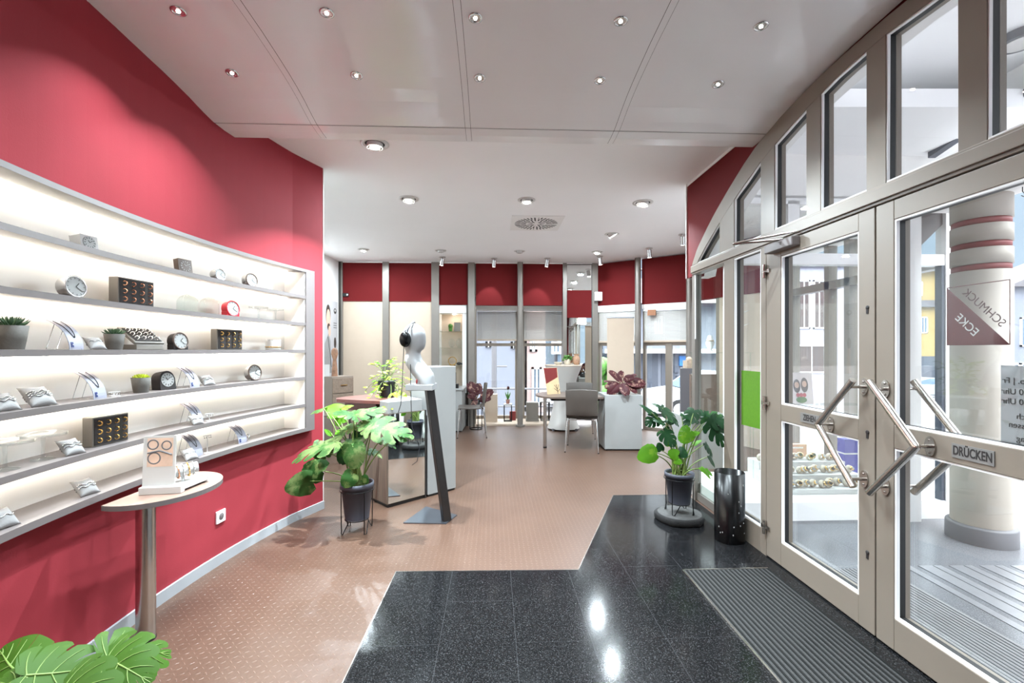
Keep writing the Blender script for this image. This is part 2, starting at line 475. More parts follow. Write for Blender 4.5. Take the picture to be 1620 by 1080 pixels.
# entrance matting inside
m0 = thing('entrance_mat', 'long ribbed dark grey entrance mat sunk in the granite inside the glass doors', 'doormat', Fw(-.4, 0, .004), TH)
mb = MB(); mb.bb(-.245, .30, -.8, 2.9, 0, .006); mb.build('pile', M['matpile'], m0)
mb = MB()
for k in range(20): mb.bb(-.235 + k * .0275, -.224 + k * .0275, -.8, 2.895, .005, .009)
mb.build('rail', M['matrib'], m0)
mb = MB(); mb.bb(-.255, -.245, -.8, 2.91, 0, .009); mb.bb(-.255, .30, 2.9, 2.91, 0, .009); mb.build('border', M['steel'], m0)

# left wall with the shelf recess
ys = [-2.6, -1, .2, .5] + [.5 + .12 * k for k in range(1, 27)] + [3.7, 3.86, WEND]
zs = [0, .735, 2.05, 3.12]
mb = MB()
def wall_pt(Y, off, z): return (XW(Y) + off, Y, z)
for i in range(len(ys) - 1):
    for k in range(3):
        if k == 1 and ys[i] >= .5 and ys[i + 1] <= 3.87: continue
        a, b = ys[i], ys[i + 1]
        mb.add([wall_pt(a, 0, zs[k]), wall_pt(b, 0, zs[k]), wall_pt(b, 0, zs[k + 1]), wall_pt(a, 0, zs[k + 1])], [(0, 1, 2, 3)], 0, True)
    a, b = ys[i], ys[i + 1]
    mb.add([wall_pt(a, -.34, 0), wall_pt(b, -.34, 0), wall_pt(b, -.34, 3.12), wall_pt(a, -.34, 3.12)], [(3, 2, 1, 0)], 1, True)
mb.add([wall_pt(WEND, 0, 0), wall_pt(WEND, -.34, 0), wall_pt(WEND, -.34, 3.12), wall_pt(WEND, 0, 3.12)], [(0, 1, 2, 3)], 1)
struct(mb, 'wall_left', [M['red'], M['wallwhite']])
mb = MB(); e = wall_pt(WEND, 0, 0)
mb.bb(e[0] - .05, e[0] + .002, WEND - .001, WEND + .012, 0, 3.0); struct(mb, 'trim_2', M['wallwhite'])
def band(mb, y0, y1, off0, off1, z0, z1, fn=XN, mi=0, n=26):
    yy = [y0 + (y1 - y0) * k / n for k in range(n + 1)]
    q = [(fn(y) + off0, y) for y in yy] + [(fn(y) + off1, y) for y in reversed(yy)]
    N = n + 1
    v = [(p[0], p[1], z0) for p in q] + [(p[0], p[1], z1) for p in q]
    f = []; K = 2 * N
    for i in range(n):
        f += [(i, i + 1, K - 2 - i, K - 1 - i)[::-1], (K + i, K + i + 1, 2 * K - 2 - i, 2 * K - 1 - i)]
        f += [(i, i + 1, K + i + 1, K + i), (K - 2 - i, K - 1 - i, 2 * K - 1 - i, 2 * K - 2 - i)]
    f += [(0, K, 2 * K - 1, K - 1), (n, n + 1, K + n + 1, K + n)]
    mb.add(v, f, mi)
mb = MB(); band(mb, -2.5, WEND, .0, .013, 0, .068, XW, n=60)
struct(mb, 'baseboard_left', M['skirt'])

# ceilings
mb = MB(); mb.prism([(-3.5, 3.0), (3.8, 3.0), (3.8, 6.1), (2.98, 7.65), (1.6, 8.6), (-3.5, 8.42)], 3.0, 3.12)
struct(mb, 'ceiling', M['white'])
def uv(u, v, z): return (u * math.cos(TH) - v * math.sin(TH), u * math.sin(TH) + v * math.cos(TH), z)
PROF = [(3.19, 2.999), (3.19, 2.852), (3.10, 2.853), (3.0, 2.862), (2.92, 2.88), (2.8, 2.912), (2.7, 2.932), (2.6, 2.947), (2.45, 2.962), (2.3, 2.974), (2.0, 2.986), (1.5, 2.996), (.8, 3.0), (-2.6, 3.0)]
def u_left(v):
    u = -1.9
    for _ in range(8):
        x, y, _z = uv(u, v, 0); u += XW(y) - x
    return u
def panel_z(v):
    p = PROF[1:]
    for (a, za), (b, zb) in zip(p, p[1:]):
        if b <= v <= a: return za + (zb - za) * (a - v) / (a - b)
    return 3.0
SEAMS = [None, -1.16, -.165, .825, 1.86]
mb = MB()
for i in range(4):
    vs = []; n = 7
    for (v, z) in PROF:
        a = u_left(v) - .03 if i == 0 else SEAMS[i] + .019
        b = SEAMS[i + 1] - (.019 if i < 3 else 0)
        vs += [uv(a + (b - a) * k / n, v, z) for k in range(n + 1)]
    fs = []
    for r in range(len(PROF) - 1):
        for k in range(n):
            o = r * (n + 1) + k
            fs.append((o, o + 1, o + n + 2, o + n + 1))
    mb.add(vs, fs, 0, False)
for i in (1, 2, 3):                                   # flush cover strips of the joints, a hair's gap each side
    vs = []
    for (v, z) in PROF[1:]:
        vs += [uv(SEAMS[i] - .017, v, z - .001), uv(SEAMS[i] + .017, v, z - .001)]
    mb.add(vs, [(2 * r, 2 * r + 1, 2 * r + 3, 2 * r + 2) for r in range(len(PROF) - 2)], 0)
    vs = []
    for (v, z) in PROF[1:]:
        vs += [uv(SEAMS[i] - .025, v, z + .006), uv(SEAMS[i] + .025, v, z + .006)]
    mb.add(vs, [(2 * r, 2 * r + 1, 2 * r + 3, 2 * r + 2) for r in range(len(PROF) - 2)], 1)
vs = []
for v in (3.012, 3.008):
    a, b = u_left(v), 1.85
    vs += [uv(a + (b - a) * k / 20, v, panel_z(v) - .0012) for k in range(21)]
mb.add(vs, [(k, k + 1, k + 22, k + 21) for k in range(20)], 1)
struct(mb, 'ceiling_panel', [M['panel'], M['lampoff']])
mb = MB(); mb.prism([(-2.6, -2.7), (2.1, -2.7), (2.1, 3.05), (-2.6, 3.05)], 3.08, 3.16); struct(mb, 'ceiling_slab', M['white'])
# walls out of the picture and the white wall behind the red one
mb = MB(); mb.bb(-2.6, 2.1, -2.8, -2.6, 0, 3.12); struct(mb, 'wall_near', M['wallwhite'])
mb = MB(); mb.add([(-3.125, 3.0, 0), (-3.147, 8.35, 0), (-3.147, 8.35, 3.05), (-3.125, 3.0, 3.05)], [(0, 1, 2, 3)]);
mb.add([(-3.3, 3.0, 0), (-3.3, 8.35, 0), (-3.3, 8.35, 3.05), (-3.3, 3.0, 3.05)], [(3, 2, 1, 0)])
struct(mb, 'wall_back_left', M['wallwhite'])
mb = MB(); mb.bb(-3.3, -2.1, 2.9, 3.02, 0, 3.1); struct(mb, 'wall_passage', M['wallwhite'])

# ------------------------------------------------------------------ entrance front
def curve(tab, d):
    for (a, za), (b, zb) in zip(tab, tab[1:]):
        if a <= d <= b:
            t = (d - a) / (b - a); return za + (zb - za) * t
    return tab[-1][1]
OUT = [(0, 2.965), (.3, 2.955), (.5, 2.94), (.8, 2.895), (1.056, 2.83), (1.218, 2.765), (1.42, 2.665), (1.64, 2.545), (1.783, 2.454), (1.975, 2.317), (2.077, 2.2), (2.12, 2.1)]
INN = [(0, 2.885), (.3, 2.87), (.5, 2.83), (.7, 2.785), (.85, 2.745), (1.0, 2.7), (1.31, 2.57), (1.57, 2.44), (1.8, 2.31), (1.95, 2.21), (2.05, 2.12)]
SC0 = 2.15
zo = lambda s: curve(OUT, abs(s - SC0)); zi = lambda s: curve(INN, abs(s - SC0))
def fprism(mb, poly, n0, n1, mi=0):                   # polygon in (s, z), thickness along n, in the local frame
    Mx = Matrix(((0, 0, 1, 0), (1, 0, 0, 0), (0, 1, 0, 0), (0, 0, 0, 1)))
    mb.prism(poly, n0, n1, mi, False, Mx)
arc = [SC0 + 2.115 * math.cos(PI * k / 72) for k in range(73)]     # s from far to near, dense at the ends
# red wall around the arch
mb = MB()
for a, b in zip(arc, arc[1:]):
    fprism(mb, [(a, zo(a) - .012), (b, zo(b) - .012), (b, 3.12), (a, 3.12)], .03, .13)
fprism(mb, [(4.41, 2.09), (4.41, 3.12), (SC0 + 2.115, 3.12), (SC0 + 2.115, 2.09)], .03, .13)
fprism(mb, [(SC0 - 2.115, 0), (SC0 - 2.115, 3.12), (-2.7, 3.12), (-2.7, 0)], .03, .13)
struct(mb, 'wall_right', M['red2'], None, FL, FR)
mb = MB()
for a, b in zip(arc, arc[1:]):
    fprism(mb, [(a, zo(a) - .012), (b, zo(b) - .012), (b, 3.12), (a, 3.12)], .13, .24)
fprism(mb, [(4.41, 2.09), (4.41, 3.12), (SC0 + 2.115, 3.12), (SC0 + 2.115, 2.09)], .13, .24)
fprism(mb, [(SC0 - 2.115, 0), (SC0 - 2.115, 3.12), (-2.7, 3.12), (-2.7, 0)], .13, .24)
struct(mb, 'wall_porch_side', M['wallwhite'], None, FL, FR)
mb = MB(); fprism(mb, [(4.405, 2.09), (4.405, 3.0), (4.418, 3.0), (4.418, 2.09)], .02, .245); struct(mb, 'trim_3', M['wallwhite'], None, FL, FR)
mb = MB(); mb.bb(.026, .046, 3.18, 4.41, 2.975, 2.999); struct(mb, 'trim_4', M['wallwhite'], None, FL, FR)

win = thing('window_1', None, None, FL, FR); win['kind'] = 'structure'
mb = MB()
inn = [SC0 + 2.0 * math.cos(PI * k / 72) for k in range(73)]
rings = []
for a, b in zip(arc, inn):
    rings.append([(.0, a, zo(a)), (.0, b, max(zi(b), 2.1)), (.08, b, max(zi(b), 2.1)), (.08, a, zo(a))])
mb.loft(rings, 0, False)
mb.build('arch_frame', M['frame'], win)
mb = MB(); mb.bb(0, .08, SC0 - 2.1, 4.24, 2.097, 2.187)
mb.bb(-.012, 0, SC0 - 2.1, 4.24, 2.112, 2.172)
mb.build('transom', M['frame'], win, bev=.003)
MUL = [(3.72, 3.50), (3.149, 2.998), (2.69, 2.576), (2.257, 2.148), (1.812, 1.708), (1.38, 1.27), (.83, .74)]
for a, b in MUL:
    mb = MB(); fprism(mb, [(b, 2.18), (a, 2.18), (a, zi(a) + .03), (b, zi(b) + .03)], 0.001, .08); mb.build('mullion', M['frame'], win, bev=.003)
edges = [4.12] + [e for ab in MUL for e in ab] + [.2]
for k in range(0, len(edges), 2):
    a, b = edges[k], edges[k + 1]                      # far and near edge of the pane
    N = 8
    top = [(a + (b - a) * i / N, zi(a + (b - a) * i / N)) for i in range(N + 1)]
    top = [(s, max(z, 2.189)) for s, z in top]
    poly = [(b, 2.187), (a, 2.187)] + top
    clean = [poly[0]]
    for q in poly[1:]:
        if (Vector(q) - Vector(clean[-1])).length > .004: clean.append(q)
    mb = MB(); fprism(mb, clean, .048, .054); mb.build('pane', M['glass'], win)
    cx = sum(q[0] for q in clean) / len(clean); cz = sum(q[1] for q in clean) / len(clean)
    g = MB()
    sh = lambda q, d: (q[0] + (cx - q[0]) / max(.05, math.hypot(cx - q[0], cz - q[1])) * d, q[1] + (cz - q[1]) / max(.05, math.hypot(cx - q[0], cz - q[1])) * d)
    inn2 = [sh(q, .008) for q in clean]
    rr = [[(.02, p[0], p[1]), (.02, q[0], q[1]), (.047, q[0], q[1]), (.047, p[0], p[1])] for p, q in zip(clean, inn2)]
    g.loft(rr, 0, False, False, True); g.build('gasket', M['gasket'], win)
    g = MB(); rr = [[(.006, p[0], p[1]), (.006, q[0], q[1]), (.02, q[0], q[1]), (.02, p[0], p[1])] for p, q in zip(clean, inn2)]
    g.loft(rr, 0, False, False, True); g.build('glazing_bead', M['framewhite'], win)

def panes(mbf, mbp, mbg, mbw, s0, s1, z0, z1):        # one glazed opening in a leaf
    mbp.bb(.048, .054, s0, s1, z0, z1)
    for n0, n1, q in ((.02, .047, mbg), (.004, .02, mbw)):
        w = .009
        q.bb(n0, n1, s0, s0 + w, z0, z1); q.bb(n0, n1, s1 - w, s1, z0, z1)
        q.bb(n0, n1, s0 + w, s1 - w, z0, z0 + w); q.bb(n0, n1, s0 + w, s1 - w, z1 - w, z1)
# sidelight with posts
side = thing('window_2', None, None, FL, FR); side['kind'] = 'structure'
mb = MB(); mb.bb(0, .08, 3.50, 3.65, 0, 2.1); mb.bb(0, .08, 3.088, 3.15, 0, 2.1); mb.bb(0, .08, 3.15, 3.5, 0, .172)
mb.build('frame', M['frame'], side, bev=.004)
a, b, c, d = MB(), MB(), MB(), MB(); panes(a, b, c, d, 3.15, 3.5, .172, 2.097)
b.build('pane', M['glass'], side); c.build('gasket', M['gasket'], side); d.build('glazing_bead', M['framewhite'], side)
side2 = thing('window_3', None, None, FL, FR); side2['kind'] = 'structure'
mb = MB(); mb.bb(0, .08, 1.25, 1.31, 0, 2.1); mb.bb(0, .08, .1, .3, 0, 2.1); mb.bb(0, .08, .3, 1.25, 0, .172); mb.build('frame', M['frame'], side2, bev=.004)
a, b, c, d = MB(), MB(), MB(), MB(); panes(a, b, c, d, .3, 1.25, .172, 2.097)
b.build('pane', M['glass'], side2); c.build('gasket', M['gasket'], side2); d.build('glazing_bead', M['framewhite'], side2)

def vhandle(parent, n, sE, sA, zt, zm, zb, rose):
    h = MB(); r = .0165
    ex = (sE - sA) * .10
    h.tube([(n, sE + ex * .6, zt + .035), (n, sA, zm)], r, 16); h.tube([(n, sA, zm), (n, sE + ex * .6, zb - .035)], r, 16); h.ball((n, sA, zm), r * 1.0, 12)
    for s, z in rose: h.tube([(n, s, z), (.0 if n < 0 else .08, s, z)], .008, 10)
    o = h.build('handle', M['steel'], parent)
    q = MB()
    Mx = Matrix(((0, 0, 1, 0), (1, 0, 0, 0), (0, 1, 0, 0), (0, 0, 0, 1)))
    for s, z in rose:
        n0, n1 = (-.006, 0) if n < 0 else (.08, .086)
        el = [(s + .024 * math.cos(2 * PI * i / 24), z + .042 * math.sin(2 * PI * i / 24)) for i in range(24)]
        q.prism(el, n0, n1, 0, True, Mx)
        for dz in (.026, -.026): q.ball((n0 if n < 0 else n1, s, z + dz), .0055, 8)
    q.build('rosette', M['steel'], o)
def door(name, s0, s1, st0, st1, gs, ms, label):
    d = thing(name, label, 'door', FL, FR); d['kind'] = 'structure'
    z0, z1 = .012, 2.09
    f = MB(); f.bb(0, .08, s0, s0 + st0, z0, z1); f.bb(0, .08, s1 - st1, s1, z0, z1)
    f.bb(.0005, .0795, s0 + st0, s1 - st1, z0, .16); f.bb(.0005, .0795, s0 + st0, s1 - st1, .945, 1.05); f.bb(.0005, .0795, s0 + st0, s1 - st1, 2.0, z1)
    f.build('leaf_frame', M['frame'], d, bev=.003)
    for nm, a_, b_ in (('lower_pane', .16, .945), ('upper_pane', 1.05, 2.0)):
        x, p, g, w = MB(), MB(), MB(), MB(); panes(x, p, g, w, s0 + st0, s1 - st1, a_, b_)
        po = p.build(nm, M['glass'], d); g.build('gasket', M['gasket'], po); w.build('glazing_bead', M['framewhite'], po)
    k = MB()
    for z in ((1.6, .984, .39) if gs else ()):
        k.bb(-.003, .0, gs - .006, gs + .006, z - .022, z + .006); k.ball((-.001, gs, z + .008), (.004, .011, .011), 12)
    if gs: k.build('keyhole', M['ink'], d)
    h = MB()
    for z in (1.93, 1.04, .2):
        h.cyl((-.012, ms, z - .045), (-.012, ms, z - .004), .012, n=12); h.cyl((-.012, ms, z + .004), (-.012, ms, z + .045), .012, n=12)
        h.bb(-.008, .002, ms - .045, ms + .045, z - .012, z + .012)
    h.build('hinge', M['steel'], d)
    return d
d1 = door('door_1', 2.208, 3.083, .098, .155, 2.25, 3.086, 'left leaf of the glazed double door with a pull sign and door closer')
d2 = door('door_2', 1.318, 2.2, .155, .098, None, 1.314, 'right leaf of the glazed double door with red and clear shop sign')
R1 = [(2.268, 1.215), (2.268, .757), (2.492, .992)]; R2 = [(2.145, 1.215), (2.145, .757), (1.925, .992)]
for n in (-.07, .15):
    vhandle(d1, n, 2.268, 2.50, 1.215, .992, .757, R1); vhandle(d2, n, 2.145, 1.92, 1.215, .992, .757, R2)
TIN = Matrix(((0, 0, -1, 0), (-1, 0, 0, 0), (0, 1, 0, 0), (0, 0, 0, 1)))      # text read from inside
TOUT = Matrix(((0, 0, 1, 0), (1, 0, 0, 0), (0, 1, 0, 0), (0, 0, 0, 1)))       # text read from outside
for dd, s, body in ((d1, 2.66, 'ZIEHEN'), (d2, 1.757, 'DRÜCKEN')):
    q = MB(); q.bb(-.003, 0, s - .078, s + .078, .969, 1.025); so = q.build('door_sign', M['signgrey'], dd)
    text(body, .05, so, Matrix.Translation((-.0035, s, .997)) @ TIN, M['ink'], sx=.62, bold=.0012)
# shop logo on the right leaf
lg = MB(); L0, L1, Lz0, Lz1 = 1.675, 1.910, 1.418, 1.660
w = .0032
for q in ((L0, L0 + w, Lz0, Lz1), (L1 - w, L1, Lz0, Lz1), (L0, L1, Lz0, Lz0 + w), (L0, L1, Lz1 - w, Lz1)): lg.bb(.0545, .0553, *q)
fprism(lg, [(L0, Lz0), (L1, Lz0), (L1, Lz1)], .0545, .0551)
lo = lg.build('shop_logo', mat('red window film', (84, 6, 14), .45), d2)
rot = Matrix.Rotation(math.radians(45.5), 4, 'Z')
cs, cz = (L0 + L1) / 2, (Lz0 + Lz1) / 2
text('SCHMUCK', .043, lo, Matrix.Translation((.0556, cs - .024, cz + .026)) @ TOUT @ rot, mat('red letters', (60, 3, 10), .5))
text('ECKE', .046, lo, Matrix.Translation((.0534, cs + .036, cz - .040)) @ TOUT @ rot, M['paper'])
text('ECKE', .046, lo, Matrix.Translation((.0558, cs + .036, cz - .040)) @ TOUT @ rot, M['paper'])
hs = MB(); hs.bb(.0545, .0551, 1.476, 1.706, 1.052, 1.342); ho = hs.build('opening_hours', M['greyprint'], d2)
for body, z, al, s in (('o. | Fr', 1.286, 'RIGHT', 1.70), ('00 Uhr', 1.246, 'RIGHT', 1.703), ('00 Uhr', 1.21, 'RIGHT', 1.703), ('ch', 1.158, 'RIGHT', 1.655),
                       ('ssen', 1.125, 'RIGHT', 1.68), ('ag', 1.078, 'RIGHT', 1.655)):
    text(body, .03, ho, Matrix.Translation((.0532, s, z)) @ TOUT, M['ink'], align=al)
# door closer
c = MB(); c.bb(-.055, -.001, 2.74, 3.02, 2.03, 2.088); cl = c.build('door_closer', M['shelf'], d1, bev=.006)
c = MB(); c.tube([(-.03, 2.86, 2.093), (-.26, 3.03, 2.10)], .009, 8); c.tube([(-.26, 3.03, 2.104), (-.01, 2.76, 2.118)], .007, 8); c.build('closer_arm', M['steel'], cl)
# green poster on the sidelight
g = MB(); g.add([(.046, 3.17, .838), (.046, 3.475, .83), (.046, 3.475, 1.243), (.046, 3.17, 1.243), (.047, 3.17, .838), (.047, 3.475, .83), (.047, 3.475, 1.243), (.047, 3.17, 1.243)],
    [(0, 1, 2, 3), (7, 6, 5, 4), (0, 4, 5, 1), (1, 5, 6, 2), (2, 6, 7, 3), (3, 7, 4, 0)])
one(g, 'poster', M['greenprint'], 'plain bright green poster stuck on the narrow glass beside the door', 'poster', FL, FR)

# ------------------------------------------------------------------ rear glass front
def bpost(name, t0, t1, z0, z1, m, frame, d0=-.05, d1=.06):
    mb = MB(); mb.bb(t0, t1, d0, d1, z0, z1); return struct(mb, name, m, None, *frame)
zt, zr, zw = 3.0, 2.26, 1.56
npost = [0]
def post(px0, px1, frame=(BL, BR), fn=Bt, z0=0, z1=3.0, m='post', d0=-.05, d1=.06):
    npost[0] += 1
    return bpost('trim_%d' % (10 + npost[0]), fn(px0), fn(px1), z0, z1, M[m], frame, d0, d1)
post(535, 541, m='darkpost'); post(541, 543); post(606, 616); post(683, 695); post(738, 741, m='darkpost', d0=-.02); post(741, 751); post(750, 753, m='frame', d0=0)
post(890, 896); post(936, 945)
for px, frame, fn in ((822.5, (BL, BR), Bt), (1012, (CL, CR), Ct), (1093, (CL, CR), Ct)):
    mb = MB(); mb.cyl((fn(px), -.09, 0.02), (fn(px), -.09, 3.0), .052, n=24); mb.cyl((fn(px), -.09, 0), (fn(px), -.09, .03), .085, n=24)
    npost[0] += 1
    struct(mb, 'trim_%d' % (10 + npost[0]), M['post'], None, *frame)
def fascia(px0, px1, zb, frame=(BL, BR), fn=Bt, d0=-.02):
    mb = MB(); mb.bb(fn(px0), fn(px1), d0, .1, zb, 2.985)
    npost[0] += 1
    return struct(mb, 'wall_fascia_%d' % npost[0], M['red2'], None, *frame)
fascia(543, 606, 2.285); fascia(616, 683, 2.285); fascia(695, 740, 2.225); fascia(753, 819, 2.22); fascia(826, 894, 2.22)
fascia(945, 1008, 2.21, (CL, CR), Ct); fascia(1016, 1089, 2.19, (CL, CR), Ct)
mb = MB(); mb.bb(Bt(541), Bt(607), -.0, .08, 0, 2.285); struct(mb, 'wall_panel_1', M['beige'], None, BL, BR)
mb = MB(); mb.bb(Bt(615), Bt(684), -.0, .08, 0, 2.285); struct(mb, 'wall_panel_2', M['beige'], None, BL, BR)
mb = MB(); mb.bb(Bt(530), Bt(945), -.03, .1, 2.985, 3.02); mb.build('trim_5', M['wallwhite'], None, BL, BR)['kind'] = 'structure'
# windows: white head box, frame, pane
def bwin(name, p0, p1, frame, fn, zhead, mids=(), sill=.09):
    w = thing(name, None, None, frame[0], frame[1]); w['kind'] = 'structure'
    t0, t1 = fn(p0), fn(p1)
    mb = MB(); mb.bb(t0, t1, -.02, .1, zhead - .075, zhead); mb.build('head_box', M['wallwhite'], w)
    mb = MB(); f = .05
    mb.bb(t0, t0 + f, .03, .1, .0, zhead - .075); mb.bb(t1 - f, t1, .03, .1, 0, zhead - .075); mb.bb(t0 + f, t1 - f, .03, .1, 0, sill); mb.bb(t0 + f, t1 - f, .03, .1, zw - .09, zw - .03)
    for a, b in mids: mb.bb(fn(a), fn(b), .02, .1, sill, zw - .03)
    mb.build('frame', M['frame'], w)
    mb = MB(); mb.bb(t0 + f, t1 - f, .06, .066, sill, zhead - .075); mb.build('pane', M['glass'], w)
    return w
B2 = Bw(0, .62, 0)
def B2t(px): k = ray(px); return (k * B2.y - B2.x) / (math.cos(BR) - k * math.sin(BR))
bwin('window_4', 750, 819, (B2, BR), B2t, 2.275); bwin('window_5', 826, 893, (B2, BR), B2t, 2.275)
mb = MB(); mb.bb(B2t(735), B2t(750), -.6, .1, 0, 3.0); mb.bb(B2t(893), B2t(905), -.55, .1, 0, 3.0); struct(mb, 'wall_niche', M['wallwhite'], None, B2, BR)
mb = MB(); mb.bb(B2t(748), B2t(895), -.62, .1, 2.27, 2.4); struct(mb, 'ceiling_niche', M['wallwhite'], None, B2, BR)
mb = MB(); mb.bb(B2t(748), B2t(895), -.64, .1, -.1, .03); struct(mb, 'trim_8', M['beige'], None, B2, BR)
mb = MB(); mb.bb(B2t(819), B2t(827), .0, .1, 0, 2.3); struct(mb, 'trim_9', M['frame'], None, B2, BR)
bwin('window_6', 945, 1008, (CL, CR), Ct, 2.21, sill=.05); bwin('window_7', 1016, 1089, (CL, CR), Ct, 2.19, ((1052, 1062),), sill=.05)
# mirror strip in the rear front
mw = Bt(936) - Bt(896); mc = Bw((Bt(936) + Bt(896)) / 2, -.02, 0)
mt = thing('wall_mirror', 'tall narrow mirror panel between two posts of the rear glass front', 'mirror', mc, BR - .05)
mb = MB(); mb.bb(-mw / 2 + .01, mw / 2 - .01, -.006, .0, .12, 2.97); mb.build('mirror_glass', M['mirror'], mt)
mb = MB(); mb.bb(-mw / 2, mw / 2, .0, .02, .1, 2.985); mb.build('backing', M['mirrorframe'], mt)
mb = MB(); mb.bb(-mw / 2 + .012, mw / 2 - .012, -.012, -.006, 1.99, 2.5); mb.build('painted_reflection', M['red2'], mt)  # red strip painted on the glass in place of a mirrored red band
# street side of the shop window: segments D and E
DL = (2.915, 7.55, 0); DR = math.atan2(-1.55, .745)
EL = (3.66, 6.0, 0); ER = -PI / 2
dl = math.hypot(1.55, .745)
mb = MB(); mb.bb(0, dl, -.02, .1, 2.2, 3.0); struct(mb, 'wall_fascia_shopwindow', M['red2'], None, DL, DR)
mb = MB(); mb.bb(.62, dl, -.0, .1, 0, 2.2); struct(mb, 'wall_panel_3', M['beige'], None, DL, DR)
w8 = thing('window_8', None, None, DL, DR); w8['kind'] = 'structure'
mb = MB(); mb.bb(0, .06, 0, .1, 0, 2.2); mb.bb(.56, .62, 0, .1, 0, 2.2); mb.bb(.06, .56, 0, .1, 0, .1); mb.build('frame', M['frame'], w8)
mb = MB(); mb.bb(.06, .56, .05, .056, .1, 2.2); mb.build('pane', M['glass'], w8)
w9 = thing('window_9', None, None, EL, ER); w9['kind'] = 'structure'
mb = MB()
for a, b in ((0, .06), (.66, .74), (.98, 1.06), (2.12, 2.2)): mb.bb(a, b, 0, .1, 0, 2.62)
mb.bb(0, 2.2, 0, .1, 0, .1); mb.bb(0, 2.2, 0, .1, 2.1, 2.19); mb.build('frame', M['frame'], w9)
mb = MB(); mb.bb(0, 2.2, .05, .056, .1, 2.62); mb.build('pane', M['glass'], w9)
mb = MB(); mb.bb(-.05, 2.3, 0, .14, 2.6, 3.3); struct(mb, 'wall_header_street', M['wallwhite'], None, EL, ER)
# porch side of the shop window
PL = Fw(.06, 3.70, 0); PR = TH
wl = 1.98
w10 = thing('window_10', None, None, PL, PR); w10['kind'] = 'structure'
def Pt(px): k = ray(px); return (k * PL.y - PL.x) / (math.cos(PR) - k * math.sin(PR))
mb = MB()
mb.bb(0, wl, 0, .08, 0, .15); mb.bb(0, wl, 0, .08, 2.10, 2.19)
mb.bb(Pt(1420), Pt(1447), -.06, .08, 0, 2.62); mb.bb(Pt(1495), wl, -.01, .08, .15, 2.62); mb.bb(0, .05, 0, .08, .15, 2.62)
mb.bb(Pt(1247), Pt(1265), 0, .08, 2.19, 2.62); mb.bb(0, wl, 0, .08, 2.59, 2.66)
mb.build('frame', M['framewhite'], w10)
mb = MB(); mb.bb(.05, Pt(1421), .04, .046, .15, 2.1); mb.bb(Pt(1446), Pt(1496), .04, .046, .15, 2.1); mb.bb(.05, Pt(1421), .04, .046, 2.19, 2.6)
mb.build('pane', M['glass'], w10)
mb = MB(); mb.bb(Pt(1490), Pt(1496), .0, .06, .15, 2.1); mb.build('edge_strip', M['darkgrey'], w10)
mb = MB(); mb.prism([(Pt(1446), 2.19), (Pt(1496), 2.19), (Pt(1496), 2.45)], 0, .01, 0, False, Matrix(((1, 0, 0, 0), (0, 0, 1, .03), (0, 1, 0, 0), (0, 0, 0, 1))));
mb.build('corner_pane', M['glass'], w10)
mb = MB(); mb.prism([(Pt(1446), 2.19), (Pt(1496), 2.45), (Pt(1496), 2.6), (Pt(1446), 2.6)], 0, .03, 0, False, Matrix(((1, 0, 0, 0), (0, 0, 1, .02), (0, 1, 0, 0), (0, 0, 0, 1))))
mb.build('corner_fill', M['shelf'], w10)
mb = MB(); mb.bb(.19, wl + .0, 0, .1, 2.64, 3.35); struct(mb, 'wall_header_porch', M['wallwhite'], None, PL, PR)
mb = MB(); mb.bb(.02, wl - .02, .09, .95, .0, .148); struct(mb, 'trim_6', M['wallwhite'], None, PL, PR)
# glass slider between showroom and shop window
w11 = thing('window_11', None, None, FL, FR); w11['kind'] = 'structure'
mb = MB(); mb.bb(.06, .066, 3.65, 4.24, .07, 2.1); mb.build('pane', M['wglass'], w11)
mb = MB(); mb.bb(.03, .09, 4.24, 4.30, 0, 2.12); mb.bb(.05, .08, 3.65, 4.24, .004, .07); mb.build('frame', M['post'], w11)
mb = MB(); mb.bb(.028, .035, 4.225, 4.24, 1.5, 2.1); mb.build('edge_profile', M['framewhite'], w11)
# ================================================================== OUTSIDE
def gz(y): return -.014 - .07 * max(0.0, y - 4.0)
mb = MB(); ysg = [-30, 3.9, 4.0, 12, 25, 60, 110]
v = []
for y in ysg: v += [(-90, y, gz(y)), (120, y, gz(y))]
mb.add(v, [(2 * i, 2 * i + 1, 2 * i + 3, 2 * i + 2) for i in range(len(ysg) - 1)])
struct(mb, 'ground', M['paving'])
mb = MB(); mb.prism([(fr(-2.5).x + .04, -2.5), (fr(3.76).x + .04, 3.7), (3.72, 3.78), (3.72, 2.96), (3.74, -2.5)], -.2, .0)
struct(mb, 'floor_porch', M['porch'])
mb = MB(); ms = mat('pale stone strip', (118, 118, 122), .3, var=.06, vs=20)
for k in range(12):
    x0 = 2.53 + k * .1
    mb.bb(x0, x0 + (.092 if k % 2 else .05), -2.4, 2.95, -.001, .003, 0)
struct(mb, 'floor_strips', ms)
mo = thing('outdoor_mat', 'finely ribbed grey mat on the porch floor outside the glass doors', 'doormat', (2.25, 0, .0), TH)
mb = MB(); mb.bb(-.21, .24, -2.0, 2.9, 0, .006); mb.build('pile', mat('outdoor mat grey', (128, 126, 126), .9), mo)
mb = MB()
for k in range(18): mb.bb(-.205 + k * .0247, -.197 + k * .0247, -2.0, 2.9, .005, .009)
mb.build('rail', M['columngrey'], mo)
